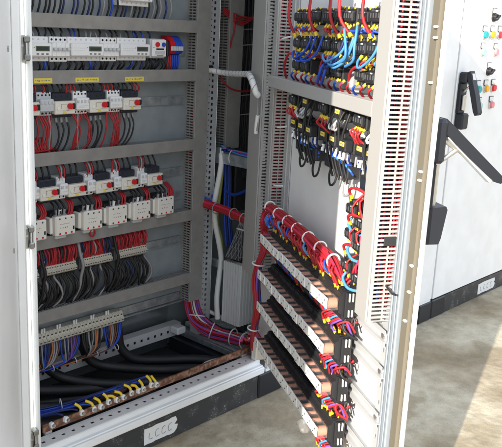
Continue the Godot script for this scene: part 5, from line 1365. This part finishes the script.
func build_interface_relays() -> void:
	var P := 0.0452
	var proto := interface_proto(0.0, P)
	var ys := [0.836, 0.702, 0.583, 0.445]
	var rn := ["top row", "second row", "third row", "lowest row"]
	var first := true
	for r in 4:
		for i in 15:
			var label := "interface relay with copper coil, %s from the hinge side of the %s" % [ORD[i], rn[r]]
			var xf := dat(0.443 + i * P + rng.randf_range(-0.0006, 0.0006), ys[r] + rng.randf_range(-0.0012, 0.0012), 0.0165 + rng.randf_range(-0.002, 0.0015))
			if first:
				proto.transform = xf; proto.set_meta("label", label); first = false
			else:
				clone(proto, "interface_relay", label, "interface relays on the open door", xf)
		# clamp with white and blue tags closing the row
		var t := thing("end_clamp", "black end clamp with pale tags closing the %s of copper relays" % rn[r], "end clamp", "end clamps of the relay rows", dat(1.107, ys[r], 0.0165))
		part(t, "clamp", Geo.new().box(Vector3(-0.006, 0.018, 0.058), Vector3(0.012, 0.075, 0.030), 0.003).mesh(), M.black)
		for k in 2:
			part(t, "pale_tag", Geo.new().box(Vector3(0.0012, 0.042, 0.052 + k * 0.010), Vector3(0.006, 0.024, 0.004), 0.001).mesh(), M.paper)
			part(t, "pale_tag", Geo.new().box(Vector3(0.0012, -0.004, 0.052 + k * 0.010), Vector3(0.006, 0.020, 0.004), 0.001).mesh(), M.paper)
		part(t, "hook", Geo.new().torus(Vector3(0.006, -0.030, 0.048), Vector3(0, 0, 1), 0.010, 0.0018, 12, 5, 1.4).mesh(), M.relay_grey)
		# wires under and over the row
		for i in 32:
			var w := 0.435 + i * 0.0212 + rng.randf_range(-0.004, 0.004)
			var q := rng.randf()
			var c := "black_wire"
			if q > 0.58: c = "red_wire"
			if q > 0.86: c = "blue_wire"
			var y0: float = ys[r] - 0.028
			if w > 0.95 and q > 0.3: c = "red_wire" if q < 0.9 else "light_blue_wire"
			wire("wire leaving the underside of the %s of copper relays" % rn[r], "wires under the %s of copper relays" % rn[r], [dpos(w, y0 + 0.003, 0.080), dpos(w + 0.003, y0 - 0.012, 0.088), dpos(w + 0.010 + rng.randf_range(-0.01, 0.012), y0 - 0.032, 0.080), dpos(w + 0.018 + rng.randf_range(-0.012, 0.012), y0 - 0.052, 0.05)], 0.0042, c, 0 if c != "black_wire" else -1)
		for i in 30:
			var w := 0.437 + i * 0.0222 + rng.randf_range(-0.004, 0.004)
			var q := rng.randf()
			var c := "black_wire"
			if w > 0.96 or (q > 0.90): c = "red_wire"
			if q > 0.97: c = "blue_wire"
			wire("wire entering the %s of copper relays from above" % rn[r], "wires above the %s of copper relays" % rn[r], [dpos(w, ys[r] + 0.0585, 0.070), dpos(w + 0.002, ys[r] + 0.072, 0.078), dpos(w + 0.006, ys[r] + 0.088, 0.066), dpos(w + 0.010, ys[r] + 0.098, 0.042)], 0.0040, c, 0 if c != "black_wire" else -1)
	for r in 4:
		for i in 9:
			var w := 0.985 + i * 0.0125 + rng.randf_range(-0.004, 0.004)
			var y: float = ys[r] - 0.030
			var c: String = ["red_wire", "red_wire", "pink_wire", "red_wire", "light_blue_wire", "red_wire", "red_wire", "violet_wire", "red_wire"][i]
			var n := 0.088 - 0.003 * (i % 3)
			var dy := rng.randf_range(0.030, 0.058)
			wire("%s wire loop, %s at the free-edge end of the %s of copper relays" % [{"red_wire": "red", "pink_wire": "pink", "light_blue_wire": "light blue", "violet_wire": "violet"}[c], nth_word(i), rn[r]], "wire loops at the free-edge ends of the copper rows", [dpos(w - 0.012, y - dy, n + 0.004), dpos(w - 0.012 + rng.randf_range(-0.010, 0.008), y - dy * 0.55, n + rng.randf_range(0.004, 0.018)), dpos(w + 0.006, y - 0.010, n + 0.018), dpos(w + 0.024, y + 0.002, n - 0.004), dpos(w + 0.026 + rng.randf_range(-0.010, 0.010), y - dy * rng.randf_range(0.3, 1.0), n - 0.024)], 0.0034, c, 0)
	# clear loose cap sticking out of the lowest row
	single("clear_cap", "loose clear plastic cap hanging from the lowest relay row", "cap", "", Geo.new().box(Vector3(0, 0, 0), Vector3(0.05, 0.022, 0.030), 0.008, Basis(Vector3(0, 0, 1), -0.3)).mesh(), M.clear_white, dat(1.0, 0.438, 0.146))
	single("end_block", "beige block at the hinge end of the lowest relay row", "end block", "", Geo.new().box(Vector3(0, 0, 0), Vector3(0.045, 0.060, 0.05), 0.004).mesh(), M.contactor_white, dat(0.37, 0.405, 0.10))

# ---------------------------------------------------------------- red bundles on the door
func build_door_harness() -> void:
	var h := thing("wire_bundle", "thick red wire bundle tied with white ties, above the top row of copper relays", "wire bundle", "")
	for i in 26:
		var a := rng.randf() * TAU
		var rr := sqrt(rng.randf()) * 0.0165
		var oy := sin(a) * rr
		var oz := cos(a) * rr
		var w1 := 1.05 - 0.018 * (i % 5) if i < 16 else 0.60 + 0.04 * (i - 16)
		var pts := [dpos(0.285 + oz * 0.3, 0.74 + rng.randf() * 0.1, 0.082 + oy), dpos(0.290, 0.88 + oy * 0.3, 0.085 + oz), dpos(0.335, 0.945 + oy, 0.085 + oz)]
		var w := 0.45
		while w < w1 - 0.08:
			pts.append(dpos(w, 0.955 + oy + rng.randf_range(-0.002, 0.002), 0.085 + oz))
			w += 0.16
		pts.append(dpos(w1 - 0.05, 0.945 + oy, 0.088 + oz))
		pts.append(dpos(w1, 0.925, 0.088 + oz * 0.5))
		pts.append(dpos(w1 + 0.012, 0.907, 0.084))
		var p := part(h, "wire", Geo.new().tube(pts, 0.0042, 6, 3).mesh(), M.red_wire if i % 4 else M.pink_wire)
		part(p, "ferrule", Geo.new().cyl(dpos(w1 + 0.010, 0.912, 0.085), dpos(w1 + 0.015, 0.899, 0.083), 0.0066, 7).mesh(), M.yellow)
	var k := 0
	for w in [0.34, 0.445, 0.555, 0.655, 0.765, 0.875, 0.985]:
		part(h, "tie", Geo.new().torus(dpos(w, 0.953 if w < 0.95 else 0.947, 0.085), DX.basis * Vector3(1, 0.05, 0), 0.0190, 0.0032, 16, 6).mesh(), M.device)
		k += 1
	# drops from the bundle to the sockets
	for i in 22:
		var w := 0.42 + i * 0.030 + rng.randf_range(-0.008, 0.008)
		var c := "red_wire"
		if i % 6 == 1: c = "blue_wire"
		if i % 9 == 4: c = "light_blue_wire"
		var down := 0.906 - (0.02 if rng.randf() < 0.4 else 0.0)
		wire("%s wire dropping from the red bundle, %s drop from the hinge side" % ["red" if c == "red_wire" else "blue", nth_word(i)], "drops from the red bundle", [dpos(w - 0.02, 0.945, 0.10), dpos(w - 0.004, 0.935, 0.112), dpos(w + 0.004, 0.918, 0.104), dpos(w + 0.006, down, 0.090)], 0.0036, c, 1)
	for i in 6:
		var w := 0.395 + i * 0.006
		wire("blue wire hanging from the hinge end of the red bundle", "blue wires at the hinge end of the red bundle", [dpos(w, 0.94, 0.105), dpos(w + 0.004, 0.92, 0.118), dpos(w + 0.012 + rng.randf_range(-0.01, 0.01), 0.90, 0.112)], 0.0040, "blue_wire" if i % 2 else "light_blue_wire")
	# vertical bundle feeding the lower rows at the hinge end
	var v := thing("wire_bundle", "vertical red and violet wire bundle at the hinge end of the copper relay rows", "wire bundle", "")
	for i in 18:
		var a := rng.randf() * TAU
		var rr := sqrt(rng.randf()) * 0.022
		var ow := cos(a) * rr
		var on := sin(a) * rr * 0.7
		var pts := [dpos(0.36 + ow, 0.86, 0.095 + on), dpos(0.355 + ow * 1.2 + rng.randf_range(-0.012, 0.012), 0.79, 0.105 + on), dpos(0.33 + ow * 0.8, 0.735, 0.113 + on * 0.8), dpos(0.305 + ow * 1.3 + rng.randf_range(-0.014, 0.014), 0.66, 0.115 + on * 1.2), dpos(0.335 + ow * 1.2 + rng.randf_range(-0.012, 0.012), 0.56, 0.112 + on), dpos(0.31 + ow * 0.8, 0.47, 0.113 + on * 0.8), dpos(0.30 + ow * 1.2, 0.38, 0.105 + on)]
		var c := "red_wire"
		if i % 6 == 2: c = "violet_wire"
		if i % 9 == 4: c = "blue_wire"
		if i % 13 == 7: c = "grey_wire"
		part(v, "wire", Geo.new().tube(pts, 0.0048, 6, 4).mesh(), M[c])
	for q in [[0.33, 0.735], [0.31, 0.47]]:
		part(v, "tie", Geo.new().torus(dpos(q[0], q[1], 0.113), Vector3(0, 1, 0.1).normalized(), 0.0245, 0.0028, 16, 5).mesh(), M.device)
	for r in 4:
		var y: float = [0.80, 0.675, 0.555, 0.425][r]
		for i in 8:
			wire("wire leading from the vertical bundle into a copper relay row", "feeders from the vertical bundle", [dpos(0.335, y + 0.02 + i * 0.003, 0.11), dpos(0.365, y + 0.012 - i * 0.003, 0.115 - i * 0.006), dpos(0.40, y - 0.004 + i * 0.002, 0.10 - i * 0.006), dpos(0.47 + i * 0.012, y + 0.004, 0.07)], 0.0044, ["red_wire", "red_wire", "violet_wire", "red_wire", "blue_wire", "red_wire", "black_wire", "red_wire"][i])

# ---------------------------------------------------------------- lever handle and push buttons on the closed cabinet
func button(label: String, x: float, y: float, m: Material, knob := false) -> void:
	var t := thing("selector_switch" if knob else "push_button", label, "switch" if knob else "push button", "controls on the closed cabinet", Transform3D(Basis.IDENTITY.scaled(Vector3(1.2, 1.2, 1.0)), Vector3(x, y, 0.0)))
	var lp := part(t, "legend_plate", Geo.new().box(Vector3(0, 0.028, 0.003), Vector3(0.042, 0.026, 0.005), 0.0015).mesh(), M.relay_grey)
	part(lp, "legend", Geo.new().box(Vector3(0, 0.028, 0.0061), Vector3(0.036, 0.020, 0.001)).mesh(), M.paper)
	part(t, "bezel", Geo.new().cyl(Vector3(0, 0, 0.0005), Vector3(0, 0, 0.010), 0.0215, 20, 0.0195).mesh(), M.steel if not knob else M.black)
	if knob:
		part(t, "knob", Geo.new().cyl(Vector3(0, 0, 0.0102), Vector3(0, 0, 0.024), 0.0175, 16, 0.0150).box(Vector3(0, 0, 0.030), Vector3(0.010, 0.034, 0.016), 0.003, Basis(Vector3(0, 0, 1), -1.0)).mesh(), M.black)
	else:
		part(t, "cap", Geo.new().cyl(Vector3(0, 0, 0.0102), Vector3(0, 0, 0.0205), 0.0165, 20, 0.0150).mesh(), m)

func build_neighbour_controls() -> void:
	button("black selector switch at the top of the closed cabinet, above the first row of buttons", 1.806, 1.700, M.black, true)
	button("teal push button left of the yellow one in the upper button row", 1.716, 1.603, M.teal)
	button("yellow push button in the upper button row", 1.806, 1.606, M.amber)
	button("red push button at the right end of the upper button row", 1.896, 1.607, M.button_red)
	button("pale teal illuminated button under the upper teal button", 1.716, 1.512, M.pale_teal)
	button("pale red illuminated button under the upper yellow button", 1.870, 1.512, M.pale_red)
	button("black selector switch between the two rows of coloured buttons", 1.818, 1.406, M.black, true)
	button("teal push button left of the orange one in the lower button row", 1.714, 1.308, M.teal)
	button("orange push button in the middle of the lower button row", 1.804, 1.310, M.amber)
	button("red push button at the right end of the lower button row", 1.894, 1.312, M.button_red)
	button("pale teal button half hidden behind the black lever", 1.748, 1.214, M.pale_teal)
	button("pale red button under the lower red button", 1.893, 1.216, M.pale_red)
	var t := thing("lever_handle", "black lever handle with a white tag on the closed cabinet, half swung out", "handle", "", at(1.520, 1.10, 0.0))
	var g := Geo.new()
	g.span(Vector3(-0.034, 0.245, 0.0005), Vector3(0.034, 0.305, 0.046), 0.008)
	g.span(Vector3(-0.034, 0.085, 0.0005), Vector3(0.034, 0.246, 0.022), 0.004)
	g.span(Vector3(-0.034, 0.0, 0.0005), Vector3(0.034, 0.086, 0.052), 0.008)
	part(t, "base", g.mesh(), M.handle)
	part(t, "lock_cylinder", Geo.new().span(Vector3(-0.016, 0.10, 0.0222), Vector3(0.014, 0.185, 0.036), 0.004).mesh(), M.steel)
	part(t, "rod", Geo.new().tube([Vector3(0, 0.20, 0.02), Vector3(0, 0.235, 0.055)], 0.006, 8, 1).mesh(), M.steel)
	var a := Vector3(0, 0.300, 0.050)
	var b := Vector3(0, 0.085, 0.120)
	var dir := (b - a).normalized()
	var bs := Basis(dir, Vector3(1, 0, 0).cross(dir).normalized(), Vector3(1, 0, 0))
	if bs.determinant() < 0.0: bs = Basis(dir, -bs.y, Vector3(1, 0, 0))
	var L := (b - a).length()
	part(t, "lever", Geo.new().prism([Vector2(-0.010, -0.012), Vector2(L * 0.5, -0.017), Vector2(L * 0.95, -0.013), Vector2(L, -0.004), Vector2(L, 0.010), Vector2(L * 0.9, 0.015), Vector2(-0.006, 0.012)], -0.024, 0.024, bs, a).mesh(), M.handle)
	var up := bs.y if bs.y.z > 0.0 else -bs.y
	part(t, "white_tag", Geo.new().box(a + dir * 0.022 + up * 0.0155, Vector3(0.034, 0.002, 0.030), 0.0005, bs).mesh(), M.paper)
